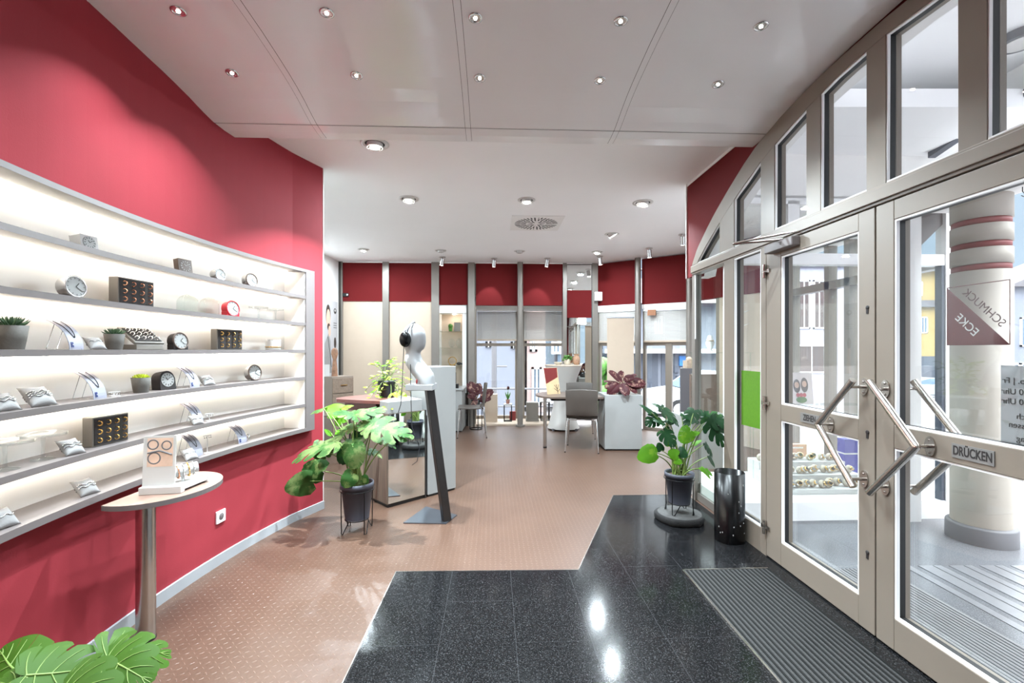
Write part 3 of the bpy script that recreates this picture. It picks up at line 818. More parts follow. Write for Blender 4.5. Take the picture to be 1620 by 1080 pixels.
# porch column with grooves
ct = thing('porch_column', 'round cream column with three oxblood rings and grey foot on the porch', 'column', (3.46, 3.36, 0))
mb = MB(); R0 = .168
prof = [(R0, .13)]
for z in (1.996, 2.156, 2.325): prof += [(R0, z - .024), (R0 - .022, z - .022), (R0 - .022, z + .022), (R0, z + .024)]
prof += [(R0, 2.52)]
mb.lathe(prof, 48); mb.build('shaft', M['columnpaint'], ct)
mb = MB(); mb.lathe([(.195, .0), (.195, .115), (.19, .125), (R0 - .002, .13)], 48); mb.build('column_base', M['columngrey'], ct)
for z in (1.996, 2.156, 2.325):
    mb = MB(); mb.lathe([(R0 - .021, z - .0215), (R0 - .008, z - .02), (R0 - .008, z + .02), (R0 - .021, z + .0215)], 48); mb.build('ring', M['oxblood'], ct)
# porch beam, arch and ceiling
mb = MB(); mb.bb(3.38, 3.62, -2.6, 3.72, 2.515, 2.60); struct(mb, 'porch_beam', M['wallwhite'])
mb = MB(); pa = [(2.0 + 2.6 * math.cos(PI * k / 40), 2.42 + .70 * math.sin(PI * k / 40)) for k in range(41)]
Mx = Matrix(((0, 0, 1, 0), (1, 0, 0, 0), (0, 1, 0, 0), (0, 0, 0, 1)))
for (a, za), (b, zb) in zip(pa, pa[1:]):
    if a > 3.76: continue
    mb.prism([(a, za), (b, zb), (b, zb + .05), (a, za + .05)], 3.37, 3.43, 0, False, Mx)
struct(mb, 'trim_7', M['darkgrey'])
mb = MB()
for (a, za), (b, zb) in zip(pa, pa[1:]):
    if a > 3.76: continue
    mb.prism([(a, za + .05), (b, zb + .05), (b, 3.36), (a, 3.36)], 3.40, 3.58, 0, False, Mx)
struct(mb, 'wall_porch_arch', M['wallwhite'])
mb = MB(); mb.prism([(1.95, -2.7), (3.7, -2.7), (3.75, 3.9), (1.7, 3.9)], 3.3, 3.42); struct(mb, 'ceiling_porch', M['white'])
hk = MB(); hk.tube([(0, 0, 0), (0, 0, -.03), (.012, 0, -.042), (.016, 0, -.055), (.006, 0, -.066), (-.008, 0, -.058)], .003, 6)
one(hk, 'ceiling_hook', M['black'], 'small dark hook under the white porch beam beside the column', 'hook', (3.5, 3.12, 2.515))

def house(name, label, x0, x1, y0, depth, z0, z1, m, roof=None, wins=(), rise=1.2, mroof='slate', ledge=0.15, mpane='winpane'):
    t = thing(name, label, 'building', ((x0 + x1) / 2, y0, z0))
    w, h = x1 - x0, z1 - z0
    mb = MB(); mb.bb(-w / 2, w / 2, 0, depth, 0, h); mb.build('walls', M[m], t)
    mb = MB()
    if roof == 'gable':
        Mx = Matrix(((1, 0, 0, 0), (0, 0, 1, 0), (0, 1, 0, 0), (0, 0, 0, 1)))
        mb.prism([(-w / 2 - .4, h), (w / 2 + .4, h), (0, h + rise)], -.3, depth + .3, 0, False, Mx)
    elif roof == 'eaves':
        Mx = Matrix(((0, 0, 1, 0), (1, 0, 0, 0), (0, 1, 0, 0), (0, 0, 0, 1)))
        mb.prism([(-.5, h), (depth + .5, h), (depth / 2, h + rise)], -w / 2 - .02, w / 2 + .02, 0, False, Mx)
    else: mb.bb(-w / 2 - ledge, w / 2 + ledge, -ledge, depth + ledge, h, h + .25)
    mb.build('roof', M[mroof], t)
    for (a, b, c, d) in wins:                         # window rectangles in world x and z
        cx, cz = (a + b) / 2 - (x0 + x1) / 2, (c + d) / 2 - z0
        q = MB(); ww, hh = b - a, d - c; f = .09
        q.bb(cx - ww / 2, cx + ww / 2, -.06, .02, cz - hh / 2, cz - hh / 2 + f); q.bb(cx - ww / 2, cx + ww / 2, -.06, .02, cz + hh / 2 - f, cz + hh / 2)
        q.bb(cx - ww / 2, cx - ww / 2 + f, -.06, .02, cz - hh / 2, cz + hh / 2); q.bb(cx + ww / 2 - f, cx + ww / 2, -.06, .02, cz - hh / 2, cz + hh / 2)
        q.bb(cx - .03, cx + .03, -.05, .02, cz - hh / 2, cz + hh / 2)
        fo = q.build('window', M['framewhite'], t)
        q = MB(); q.bb(cx - ww / 2 + .05, cx + ww / 2 - .05, -.03, -.01, cz - hh / 2 + .05, cz + hh / 2 - .05); q.build('pane', M[mpane], fo)
    return t
def at(px, py, Y): p = P(px, py, Y); return p.x, p.z
def winpx(Y, *rs): return [(at(a, 0, Y)[0], at(b, 0, Y)[0], at(0, d, Y)[1], at(0, c, Y)[1]) for a, b, c, d in rs]
hy = house('yellow_house', 'long yellow brick house with grey slate bands across the street', 31.0, 41.6, 38, 8, gz(38) - .2, 7.95, 'yellow', 'eaves',
      winpx(38, (1432, 1441, 445, 468), (1449, 1459, 445, 468), (1485, 1493, 446, 470), (1432, 1441, 501, 527), (1456, 1467, 501, 527), (1484, 1493, 501, 527), (1449, 1459, 577, 600), (1484, 1494, 577, 602)), 1.0)
mb = MB(); h = 5.2 - (gz(38) - .2); mb.bb(-5.35, 5.35, -.35, .0, h - .25, h + .3); mb.build('slate_band', M['slate'], hy)
mb = MB(); h = .6 - (gz(38) - .2); mb.bb(-5.32, 5.32, -.08, .0, 0, h + .25); mb.build('plinth', M['darkgrey'], hy)
house('white_house', 'white house with dark tiled roof behind the porch column', 26.2, 36, 24, 2.4, gz(24) - .2, 4.7, 'render', 'gable', winpx(24, (1613, 1640, 502, 548), (1592, 1612, 574, 604), (1613, 1645, 574, 610)), 2.2)
house('lilac_house', 'pale lilac house with tall brown windows seen through the left door leaf', 15.6, 21.6, 27, 8, gz(27) - .2, 6.3, 'lilac', None, winpx(27, (1262, 1281, 443, 520), (1286, 1305, 443, 520), (1262, 1305, 545, 590), (1340, 1352, 470, 510)), mpane='brownpane')
ga = house('garage_house', 'pale house with anthracite garage and blue sign behind the parked white car', 4.0, 9.2, 20, 6, gz(20) - .2, 3.4, 'render', 'eaves', winpx(20, (1035, 1048, 500, 528),), 1.6)
mb = MB(); z0 = 1.25 - (gz(20) - .2); mb.bb(-2.62, 2.62, -.5, .0, z0, z0 + .18); mb.build('canopy', M['framewhite'], ga)
mb = MB(); mb.bb(-2.4, -.2, -.05, .02, .2, z0); mb.bb(-.05, .55, -.05, .02, .2, z0); mb.build('garage_door', M['darkgrey'], ga)
mb = MB(); mb.bb(.72, 1.06, -.12, .0, z0 - .55, z0 - .12); mb.build('blue_sign', M['sky_sign'], ga)
mb = MB(); mb.bb(.5, .7, -.1, .0, z0 - .85, z0 - .55); mb.bb(.6, .72, -.1, .0, z0 - 1.15, z0 - .98); mb.build('letterbox', M['darkgrey'], ga)
house('white_hall', 'plain white rendered hall behind the rear window with the venetian blind', -1.75, .42, 15.5, 5, gz(15.5) - .2, 3.2, 'render', None, winpx(15.5, (768, 778, 540, 549), (808, 817, 540, 551)), ledge=.03)
hw = house('pink_house', 'pale pink house with a white doorway behind the rear window', .56, 1.25, 17, 6, gz(17) - .2, 4.2, 'pink', 'eaves', winpx(17, (838, 850, 536, 556), (841, 857, 580, 640)))
house('stone_house', 'narrow blue grey stone house beside the pale pink house', 1.7, 2.9, 17, 6, gz(17) - .2, 4.4, 'winpane', 'eaves', winpx(17, (884, 876, 540, 560),))
house('street_house', 'white street house left of the garage house behind the banner', 3.6, 8.5, 30, 6, gz(30) - .2, 6.6, 'render', 'eaves', winpx(30, (949, 957, 500, 525),))
mb = MB(); random.seed(4)
for k in range(60): mb.ball((RND.uniform(-.55, .55), RND.uniform(-.3, .3), RND.uniform(.1, 1.5)), RND.uniform(.18, .3), 8)
one(mb, 'hedge', M['leafgreen'], 'clipped green hedge seen left of the cream banner', 'hedge', (3.2, 15.3, gz(15.5) + .3))
mb = MB(); mb.cyl((0, 0, 0), (0, 0, 4.5), .075, n=12); mb.cyl((0, 0, 0), (0, 0, .5), .11, n=12); mb.tube([(0, 0, 1.55), (.35, 0, 1.55)], .02, 6)
one(mb, 'lamp_post', M['columngrey'], 'grey street lamp post in front of the white hall', 'lamp post', (-.49, 12.5, gz(12.5)))
mb = MB(); mb.tube([(-1.6, 0, 0), (-1.6, 0, .95), (1.6, 0, .95), (1.6, 0, 0)], .025, 8); mb.tube([(-1.6, 0, .5), (1.6, 0, .5)], .02, 8)
one(mb, 'street_railing', M['columngrey'], 'grey tubular railing outside the rear window', 'railing', (-.5, 11.6, gz(11.6)))

def car(label, loc, rz, m):
    t = thing('car', label, 'car', loc, rz)
    Mx = Matrix(((1, 0, 0, 0), (0, 0, 1, 0), (0, 1, 0, 0), (0, 0, 0, 1)))
    # side outlines lofted across the width
    low = [(-2.05, .28), (-2.08, .6), (-1.98, .82), (-1.1, .95), (1.75, .97), (2.02, .85), (2.06, .5), (2.0, .28)]
    rings = []
    for y, k, dz in ((-.86, .97, .02), (-.8, 1, 0), (.8, 1, 0), (.86, .97, .02)):
        rings.append([(x * k, y, max(.28, z - dz)) for x, z in low])
    mb = MB(); mb.loft(rings, 0, False); 
    cab = [(-1.15, .94), (-.55, 1.4), (.0, 1.5), (.9, 1.46), (1.5, 1.22), (1.85, .95)]
    rings = []
    for y, k, dz in ((-.82, 1, .0), (-.62, .93, .0), (.62, .93, .0), (.82, 1, .0)):
        rings.append([((x - .3) * k + .3, y if z < 1 else y * .84, z) for x, z in cab])
    mb.loft(rings, 0, True); mb.build('body', M[m], t)
    g = MB()
    for sgn in (-1, 1):
        q = [(-.95, 1.0), (-.5, 1.34), (.0, 1.42), (.85, 1.38), (1.35, 1.18), (1.55, 1.0)]
        yy = sgn * .80
        vs = [(x, yy - sgn * (.13 * (z - 1.0) / .42) + sgn * .004, z) for x, z in q]
        g.add(vs, [tuple(range(6)) if sgn < 0 else tuple(range(6))[::-1]])
    g.add([(-1.13, -.62, .99), (-1.13, .62, .99), (-.60, .52, 1.385), (-.60, -.52, 1.385)], [(0, 3, 2, 1)])
    g.build('windows', M['carglass'], t, solid=.006)
    for sx in (-1.3, 1.3):
        for sy in (-.78, .78):
            w = MB(); w.cyl((sx, sy - .1, .31), (sx, sy + .1, .31), .31, n=24); wo = w.build('wheel', M['tyre'], t)
            w = MB(); w.cyl((sx, sy - .105, .31), (sx, sy + .105, .31), .19, n=16); w.build('rim', M['silver'], wo)
    return t
car('white hatchback parked outside the angled rear window', (6.6, 15.3, gz(15.3)), 0, 'carpaint')
car('silver car parked before the yellow house', (29.1, 33, gz(33)), 0, 'carpaint')
# ================================================================== SHELF WALL
sh = thing('wall_shelf', 'long curved backlit grey shelf unit with five shelves set in the red wall', 'shelf')
LV = [1.849, 1.6245, 1.400, 1.1755, .951, .752]       # standing heights, top shelf first, last is the bottom board
mb = MB(); band(mb, .5, 3.87, -.19, -.18, .72, 2.065); mb.build('back_panel', M['shelfin'], sh)
mb = MB(); band(mb, .5, 3.875, -.18, .0, 2.042, 2.066); mb.build('top_board', M['shelf'], sh)
mb = MB(); band(mb, .5, 3.875, -.18, .0, .722, .752); mb.build('bottom_board', M['shelf'], sh)
mb = MB(); band(mb, 3.775, 3.875, -.18, .0, .752, 2.042, n=4); mb.build('end_panel', M['shelf'], sh)
mb = MB(); band(mb, 3.772, 3.776, -.18, -.012, .752, 2.042, n=1); mb.build('end_lining', M['shelfin'], sh)
mb = MB(); band(mb, .5, .52, -.18, .0, .752, 2.042, n=1); mb.build('end_panel', M['shelf'], sh)
for z in LV[:5]:
    mb = MB(); band(mb, .52, 3.775, -.18, -.004, z - .026, z); mb.build('shelf_board', M['shelf'], sh)
for z in [2.042] + [v - .026 for v in LV[:5]]:
    mb = MB(); band(mb, .53, 3.76, -.150, -.144, z - .007, z - .001); mb.build('light_strip', M['sun_led'], sh)

def SHP(px, level, inset):
    k = ray(px); lo, hi = .6, 3.9
    f = lambda Y: (XN(Y) - inset) / Y - k
    for _ in range(50):
        m = (lo + hi) / 2
        if f(m) < 0: lo = m
        else: hi = m
    Y = (lo + hi) / 2
    return Vector((XN(Y) - inset, Y, LV[level - 1]))
def face(Y, turn=0):                                   # turn so that local +x looks out of the shelf
    d = .2 * (max(Y, 1.2) - 2.5)
    return math.atan2(-d, 1) + math.radians(turn)
EPS = .0006
def clock_round(px, lv, dia, label, rim='silver', case='silver', back='shelf', turn=-8, foot=False, inset=.07, dial='dial', name='desk_clock'):
    p = SHP(px, lv, inset); t = thing(name, label, 'clock', p + Vector((0, 0, EPS)), face(p.y, turn), 'clocks on the backlit shelves')
    r = dia / 2
    tilt = Matrix.Translation((0, 0, r)) @ Matrix.Rotation(-.14, 4, 'Y') @ Matrix.Rotation(PI / 2, 4, 'Y')
    mb = MB(); mb.lathe([(r * .84, -.042), (r * .95, -.036), (r * .97, .0), (r * .97, .008)], 28, M=tilt)
    if foot: mb.box((-.012, 0, r * .3), (.045, r * 1.9, r * .6))
    else: mb.box((-.014, 0, .006), (.03, r * 1.0, .012))
    mb.build('case', M[case], t, bev=.002)
    mb = MB(); mb.torus((0, 0, .008), r * .93, r * .085, 32, 8, M=tilt); mb.build('rim', M[rim], t)
    mb = MB(); mb.lathe([(1e-4, .0085), (r * .9, .0085)], 28, M=tilt); dl_ = mb.build('dial', M[dial], t)
    mb = MB()
    for k in range(12):
        a = k * PI / 6; mb.box((math.cos(a) * r * .74, math.sin(a) * r * .74, .0095), (r * .14, r * .035, .001), a, M=tilt)
    for L, a, w in ((.45, 2.4, .06), (.66, .9, .045)):
        mb.box((math.cos(a) * r * L / 2, math.sin(a) * r * L / 2, .0105), (r * L, r * w, .001), a, M=tilt)
    mb.build('hands', M['ink'], dl_)
    return t
def clock_square(px, lv, w, h, label, case, dial, arch=False, turn=-10, depth=.045):
    p = SHP(px, lv, .07); t = thing('desk_clock', label, 'clock', p + Vector((0, 0, EPS)), face(p.y, turn), 'clocks on the backlit shelves')
    Mx = Matrix.Rotation(-.15, 4, 'Y') @ Matrix(((0, 0, 1, 0), (1, 0, 0, 0), (0, 1, 0, 0), (0, 0, 0, 1)))
    pts = [(-w / 2, 0), (w / 2, 0), (w / 2, h), (-w / 2, h)] if not arch else \
        [(-w / 2, 0), (w / 2, 0)] + [(w / 2 * math.cos(a) * (.94 if a else 1), h - w / 2 * .9 + w / 2 * .9 * math.sin(a)) for a in [PI * k / 14 for k in range(15)]]
    mb = MB(); mb.prism(pts, -depth, .004, 0, False, Mx); mb.build('case', M[case], t, bev=.004)
    cz = h * .52; r = min(w, h) * .38
    T = Mx @ Matrix.Translation((0, cz, .0055))
    mb = MB(); mb.lathe([(1e-4, 0), (r * 1.08, 0)], 28, M=T); dl_ = mb.build('dial', M[dial], t)
    mb = MB()
    for k in range(12):
        a = k * PI / 6; mb.box((math.cos(a) * r * .82, math.sin(a) * r * .82, .001), (r * .26, r * .09, .0008), a, M=T)
    for L, a, q in ((.45, 2.2, .08), (.62, .7, .06)): mb.box((math.cos(a) * r * L / 2, math.sin(a) * r * L / 2, .0015), (r * L, r * q, .001), a, M=T)
    mb.build('hands', M['ink'] if dial == 'dial' else M['paper'], dl_)
RINGS = {}
def ring_tray(px, lv, w, h, label, turn=-6, lean=.12, slope=None, metal='rose', inset=.085):
    p = SHP(px, lv, inset); t = thing('ring_tray', label, 'ring display', p + Vector((0, 0, EPS)), face(p.y, turn), 'ring trays on the backlit shelves')
    if slope is None:
        T = Matrix.Rotation(-lean * 0, 4, 'Y'); d = .05
        mb = MB(); mb.bb(-d / 2, d / 2, -w / 2, w / 2, 0, h); mb.build('box', M['boxgrey'], t, bev=.002)
        T = Matrix.Translation((d / 2, 0, h / 2))
    else:
        d = .09
        mb = MB(); mb.bb(-.045, .045, -w / 2, w / 2 * .95, 0, .026); mb.build('box', M['boxgrey'], t, bev=.002)
        T = Matrix.Translation((-.005, 0, .03 + h * .40)) @ Matrix.Rotation(-slope, 4, 'Y')
        mb = MB(); mb.bb(-.014, .0, -w / 2 - .006, w / 2 + .006, -h / 2 - .006, h / 2 + .006, M=T); mb.build('lid', M['boxgrey'], t, bev=.002)
    mb = MB(); mb.bb(-.002, .003, -w / 2 + .006, w / 2 - .006, -h / 2 + .006, h / 2 - .006, M=T); pn = mb.build('pad', M['velvet'], t)
    W_ = Matrix.Translation(p + Vector((0, 0, EPS))) @ Matrix.Rotation(face(p.y, turn), 4, 'Z') @ T
    if metal not in RINGS:
        q = MB(); q.torus((0, 0, 0), .0105, .0028, 18, 8); RINGS[metal] = q.build('finger_ring', M[metal])
        r_ = RINGS[metal]; first = True
    else: first = False
    for i in range(4):
        for j in range(3):
            o = RINGS[metal] if first else RINGS[metal].copy()
            if not first: COL.objects.link(o)
            first = False
            o.matrix_world = W_ @ Matrix.Translation((.007, -w * .36 + i * w * .235, -h * .29 + j * h * .29)) @ Matrix.Rotation(.35, 4, 'Z') @ Matrix.Rotation(PI / 2, 4, 'X')
            tag(o, '%s ring in the %s' % (metal if metal != 'rose' else 'rose gold', label), 'ring', 'rings in the ' + label)
    s = MB(); s.bb(.003, .004, w * .22, w * .30, -h * .4, h * .4, M=T); s.build('ribbon', M['mirrorframe'], pn)
def necklace_stand(px, lv, h, label, turn=2, lab=True, inset=.075, w=None):
    p = SHP(px, lv, inset); t = thing('necklace_stand', label, 'necklace display', p + Vector((0, 0, EPS)), face(p.y, turn), 'curved necklace stands on the shelf wall')
    w = w or h * .62
    N = 12
    prof = [(.045 - h * 1.05 * (1 - math.cos(a)), h * 1.05 * math.sin(a)) for a in [1.22 * k / N for k in range(N + 1)]]
    mb = MB(); rings = []
    for x, z in prof:
        rings.append([(x, -w / 2, z), (x, w / 2, z), (x - .003, w / 2, z), (x - .003, -w / 2, z)])
    mb.loft(rings, 0, False); mb.build('card', M['acrylic'], t)
    mb = MB(); xt, ztop = prof[-1]
    mb.tube([(xt + .02, -w * .35, ztop * .88), (xt - .01, -w * .35, .002), (.045, -w * .35, .002)], .0014, 6); mb.tube([(xt + .02, w * .35, ztop * .88), (xt - .01, w * .35, .002), (.045, w * .35, .002)], .0014, 6)
    mb.build('wire_foot', M['silver'], t)
    def surf(y, f):                                    # point on the card, f from 0 foot to 1 top
        q = f * N; i = min(N - 1, int(q)); u = q - i
        return (prof[i][0] + (prof[i + 1][0] - prof[i][0]) * u + .0022, y, prof[i][1] + (prof[i + 1][1] - prof[i][1]) * u)
    mb = MB(); pts = []
    for k in range(17):
        a = -1 + 2 * k / 16
        pts.append(surf(a * w * .26, .95 - .6 * (1 - abs(a) ** 2.2)))
    mb.tube(pts, .0014, 6); mb.ball(pts[8], .004, 8); mb.build('necklace', M['mirrorframe'], t)
    if lab:
        a, b = surf(-w * .38, .06), surf(-w * .20, .2)
        mb = MB(); mb.add([surf(-w * .40, .06), surf(-w * .22, .06), surf(-w * .22, .2), surf(-w * .40, .2)], [(0, 1, 2, 3)]); lb = mb.build('brand_label', M['blue'], t, solid=.001)
        q = MB(); c = surf(-w * .31, .13); q.ball((c[0] + .002, c[1], c[2]), (.0012, w * .035, w * .035), 8); q.build('emblem', M['paper'], lb)
def pillow(px, lv, w, label, n=2, turn=-12, metal='silver', inset=.06, loc=None, rz=None, tilt=.72):
    p = loc if loc is not None else SHP(px, lv, inset)
    t = thing('bracelet_cushion', label, 'bracelet cushion', p + Vector((0, 0, EPS)), face(p.y, turn) if rz is None else rz, 'bracelet cushions on the shelf wall')
    a = w * .5; c = w * .24; K = 12
    T = Matrix.Rotation(-tilt, 4, 'Y')                 # the flat cushion (in y and z) leans back
    def pt(u, v, sg):                                  # u across, v up the cushion, both -1..1
        th = c * (max(0, 1 - abs(u) ** 2.2) * max(0, 1 - abs(v) ** 2.2)) ** .55
        pu, pv = 1 - .10 * (1 - v * v), 1 - .10 * (1 - u * u)
        return T @ Vector((sg * th, u * a * pu, v * a * pv))
    mb = MB()
    for sg in (1, -1):
        vs = [pt(-1 + 2 * i / K, -1 + 2 * j / K, sg) for j in range(K + 1) for i in range(K + 1)]
        fs = [(j * (K + 1) + i, j * (K + 1) + i + 1, (j + 1) * (K + 1) + i + 1, (j + 1) * (K + 1) + i) for j in range(K) for i in range(K)]
        mb.add(vs, fs if sg > 0 else [f[::-1] for f in fs], 0, True)
    zmin = min(v.z for v in mb.v)
    for v in mb.v: v.z -= zmin
    mb.build('cushion', M['cushion'], t, weld=True)
    for i in range(n):
        q = MB(); v0 = (-.3 + .6 * (i + .5) / n) if n > 1 else .0
        front = [pt(-.9 + 1.8 * k / 14, v0 + .10 * math.sin(k), 1) + T @ Vector((.002, 0, 0)) for k in range(15)]
        back = [pt(.9 - 1.8 * k / 14, v0, -1) - T @ Vector((.002, 0, 0)) for k in range(15)]
        pts = [Vector((v.x, v.y, max(.002, v.z - zmin))) for v in front + back]
        q.tube(pts, .0016, 5, closed=True)
        for k in range(0, 15): q.ball(pts[k], .0034 if n > 1 else .0022, 6)
        q.build('bracelet', M[metal], t)
def succulent(px, lv, dia, label, m, spiky=True, inset=.075):
    p = SHP(px, lv, inset); t = thing('potted_succulent', label, 'potted plant', p + Vector((0, 0, EPS)), 0, 'succulents in grey pots on the shelves')
    r = dia / 2; hh = dia * .92
    mb = MB(); mb.lathe([(r * .74, 0), (r * .86, hh * .4), (r, hh), (r * .93, hh), (r * .9, hh * .9)], 28); mb.build('pot', M['stonepot'], t)
    mb = MB(); mb.lathe([(r * .9, hh * .86), (1e-4, hh * .9)], 20); mb.build('soil', M['soil'], t)
    lf = MB()
    for k in range(34 if spiky else 40):
        a = k * 2.4; e = 1.35 - 1.15 * (k / 34) ** .7
        L = r * (.75 + .5 * (k / 34)) * (1.0 if spiky else .72)
        d = Vector((math.cos(a) * math.cos(e), math.sin(a) * math.cos(e), math.sin(e)))
        p0 = Vector((0, 0, hh * .9)); w_ = r * (.10 if spiky else .15)
        lf.tube([p0, p0 + d * L * .5, p0 + d * L * .85 + Vector((0, 0, L * .1)), p0 + d * L + Vector((0, 0, L * .2))], [w_ * .7, w_, w_ * .6, w_ * .08], 6)
    lf.build('foliage', M[m], t)
def cake_stand(px, lv, dia, hh, label, inset=.09):
    p = SHP(px, lv, inset); t = thing('glass_cake_stand', label, 'cake stand', p + Vector((0, 0, EPS)), 0, 'glass stands on the shelves')
    r = dia / 2
    mb = MB(); mb.lathe([(r * .52, 0), (r * .5, .004), (.006, .012), (.005, hh * .5), (.008, hh * .9), (.02, hh - .006)], 24); mb.build('stem', M['crystal'], t)
    mb = MB(); mb.lathe([(1e-4, hh - .005), (r, hh - .003), (r * 1.01, hh + .008), (r * .98, hh + .008), (r * .96, hh), (1e-4, hh - .002)], 32); mb.build('plate', M['crystal'], t)
def dome(px, lv, dia, hh, label, inset=.09):
    p = SHP(px, lv, inset); t = thing('glass_dome', label, 'glass dome', p + Vector((0, 0, EPS)), 0, 'glass bell domes on the shelf')
    r = dia / 2
    mb = MB(); prof = [(r, 0), (r, hh * .5)] + [(r * math.cos(a), hh * .5 + hh * .42 * math.sin(a)) for a in [PI / 2 * k / 8 for k in range(1, 8)]] + [(.004, hh * .925)]
    mb.lathe(prof, 28); mb.build('bell', M['wglass'], t)
    mb = MB(); mb.ball((0, 0, hh * .96), (.009, .009, .010), 10); mb.build('knob', M['crystal'], t)
M['crystal'] = glassy('clear crystal', (248, 250, 250), .05, .8, .02)

# top shelf
clock_square(142, 1, .078, .070, 'small square silver clock on the top shelf', 'silver', 'dial', depth=.05)
clock_square(294, 1, .088, .088, 'square brown clock with pale numerals on the top shelf', 'brown', 'brown', depth=.03)
clock_round(347, 1, .082, 'round silver clock on the top shelf beside the brown square one')
clock_round(397, 1, .10, 'round dark rimmed clock last on the top shelf', rim='brown')
# second shelf
clock_round(117, 2, .098, 'round chrome clock on the second shelf, next to a ring tray', rim='silver', dial='dial')
ring_tray(209, 2, .205, .135, 'black ring tray in a grey box on the second shelf')
dome(297, 2, .11, .115, 'clear glass dome beside the ring tray on the second shelf')
dome(331, 2, .11, .12, 'clear glass dome beside the red clock')
clock_round(367, 2, .108, 'bright red round clock on the second shelf', rim='darkred', case='darkred', foot=True)
cake_stand(409, 2, .13, .085, 'clear glass stand beside the red clock'); cake_stand(436, 2, .12, .085, 'last clear glass stand on the second shelf')
# third shelf
succulent(17, 3, .098, 'largest grey pot with a spiky dark green succulent on the middle shelf', 'jade')
necklace_stand(103, 3, .125, 'pale curved necklace stand with navy label on the middle shelf', w=.075)
pillow(150, 3, .075, 'small linen cushion with fine bracelet beside the middle shelf stand', 1, -15)
succulent(181, 3, .082, 'grey pot with narrow leaved succulent beside the tilted ring tray', 'jade')
ring_tray(226, 3, .165, .115, 'tilted black ring tray on a grey base on the middle shelf', slope=.9, metal='silver')
clock_round(284, 3, .10, 'round clock in a black arched case on the middle shelf', rim='brown', case='velvet', foot=True)
ring_tray(359, 3, .205, .135, 'black ring tray with gold rings on the middle shelf', metal='gold')
p = SHP(432, 3, .08); t = thing('crown_candle_holder', 'small white lacy crown candle holder on the middle shelf', 'candle holder', p + Vector((0, 0, EPS)))
mb = MB(); pts = []
for k in range(48):
    a = 2 * PI * k / 48; pts.append((a, .062 + .016 * abs(math.sin(a * 5))))
ro = [(.052 * math.cos(a), .052 * math.sin(a)) for a, z in pts]; ri = [(.049 * math.cos(a), .049 * math.sin(a)) for a, z in pts]
rr = [[(ro[k][0], ro[k][1], .012), (ro[k][0], ro[k][1], pts[k][1]), (ri[k][0], ri[k][1], pts[k][1]), (ri[k][0], ri[k][1], .012)] for k in range(48)]
mb.loft(rr, 0, False, False, True); mb.lathe([(.05, 0), (.056, .006), (.05, .014)], 32); mb.build('crown', M['paper'], t)
mb = MB(); mb.torus((0, 0, .02), .054, .004, 32, 6); mb.build('rim', M['gold'], t)
# fourth shelf
pillow(4, 4, .085, 'linen bracelet cushion at the near end of the fourth shelf', 2)
pillow(60, 4, .10, 'wide linen cushion with chunky beaded bracelets on the fourth shelf', 3)
necklace_stand(142, 4, .125, 'curved necklace stand with navy label on the fourth shelf before the lime succulent', w=.075)
succulent(223, 4, .085, 'grey pot with lime yellow succulent', 'lime', False)
clock_square(266, 4, .095, .105, 'dark arched alarm clock beside the lime succulent', 'velvet', 'dial', True, depth=.055)
necklace_stand(297, 4, .12, 'curved necklace stand beside the dark arched clock', w=.075)
pillow(327, 4, .085, 'dark linen cushion with chunky bracelet behind the dark arched clock', 2)
clock_round(402, 4, .115, 'round dark rimmed clock alone on the fourth shelf', rim='brown')
# fifth shelf
cake_stand(8, 5, .16, .10, 'clear glass cake stand cut by the picture edge', .09); cake_stand(68, 5, .15, .10, 'clear glass cake stand beside the cushion on the fifth shelf', .09)
pillow(112, 5, .085, 'linen cushion with a fine chain bracelet before the black ring tray', 2, inset=.05)
ring_tray(168, 5, .185, .135, 'black ring tray with gold rings on the fifth shelf', metal='gold')
necklace_stand(303, 5, .125, 'curved necklace stand without label on the fifth shelf', lab=False, w=.08, inset=.09)
pillow(310, 5, .072, 'small white cushion before the unlabelled necklace stand', 1, inset=.03)
def tstand(px, lv, label, inset=.05, hh=.075):
    p = SHP(px, lv, inset); t = thing('earring_stand', label, 'earring stand', p + Vector((0, 0, EPS)), face(p.y, -30), 'earring stands on the shelf wall')
    mb = MB(); mb.bb(-.018, .018, -.018, .018, 0, .003); mb.cyl((0, 0, .003), (0, 0, hh), .0025, n=8); mb.tube([(0, -.022, hh), (0, .022, hh)], .003, 8); mb.build('frame', M['paper'], t)
    mb = MB()
    for y in (-.018, -.008, .008, .018): mb.ball((.004, y, hh - .012), .0035, 8); mb.tube([(.003, y, hh), (.003, y, hh - .012)], .0008, 4)
    mb.build('earring', M['silver'], t)
tstand(331, 5, 'low clear stand with tiny stud earrings on the fifth shelf', hh=.045); tstand(181, 4, 'tiny earring stand beside the necklace stand before the lime succulent', hh=.02)
# bottom board
pillow(2, 6, .085, 'bracelet cushion at the picture edge on the bottom board', 1, inset=.06)
pillow(135, 6, .088, 'linen cushion with two rope bracelets on the bottom board', 2, inset=.06)
necklace_stand(302, 6, .14, 'curved necklace stand with navy label on the bottom board above the round table', w=.085, inset=.09)
pillow(299, 6, .085, 'white cushion before the bottom board necklace stand above the round table', 1, inset=.035)
tstand(328, 6, 'white earring stand with a crossbar on the bottom board', hh=.11)
necklace_stand(375, 6, .125, 'last curved necklace stand on the bottom board', w=.085, inset=.09)
p = SHP(389, 6, .06); mb = MB(); mb.torus((0, 0, .028), .025, .003, 20, 6, M=Matrix.Translation((0, 0, .028)) @ Matrix.Rotation(1.2, 4, 'X') @ Matrix.Translation((0, 0, -.028))); mb.ball((.024, 0, .03), (.005, .011, .011), 10)
one(mb, 'wristwatch', M['silver'], 'silver wristwatch standing behind the last necklace stand', 'watch', p)
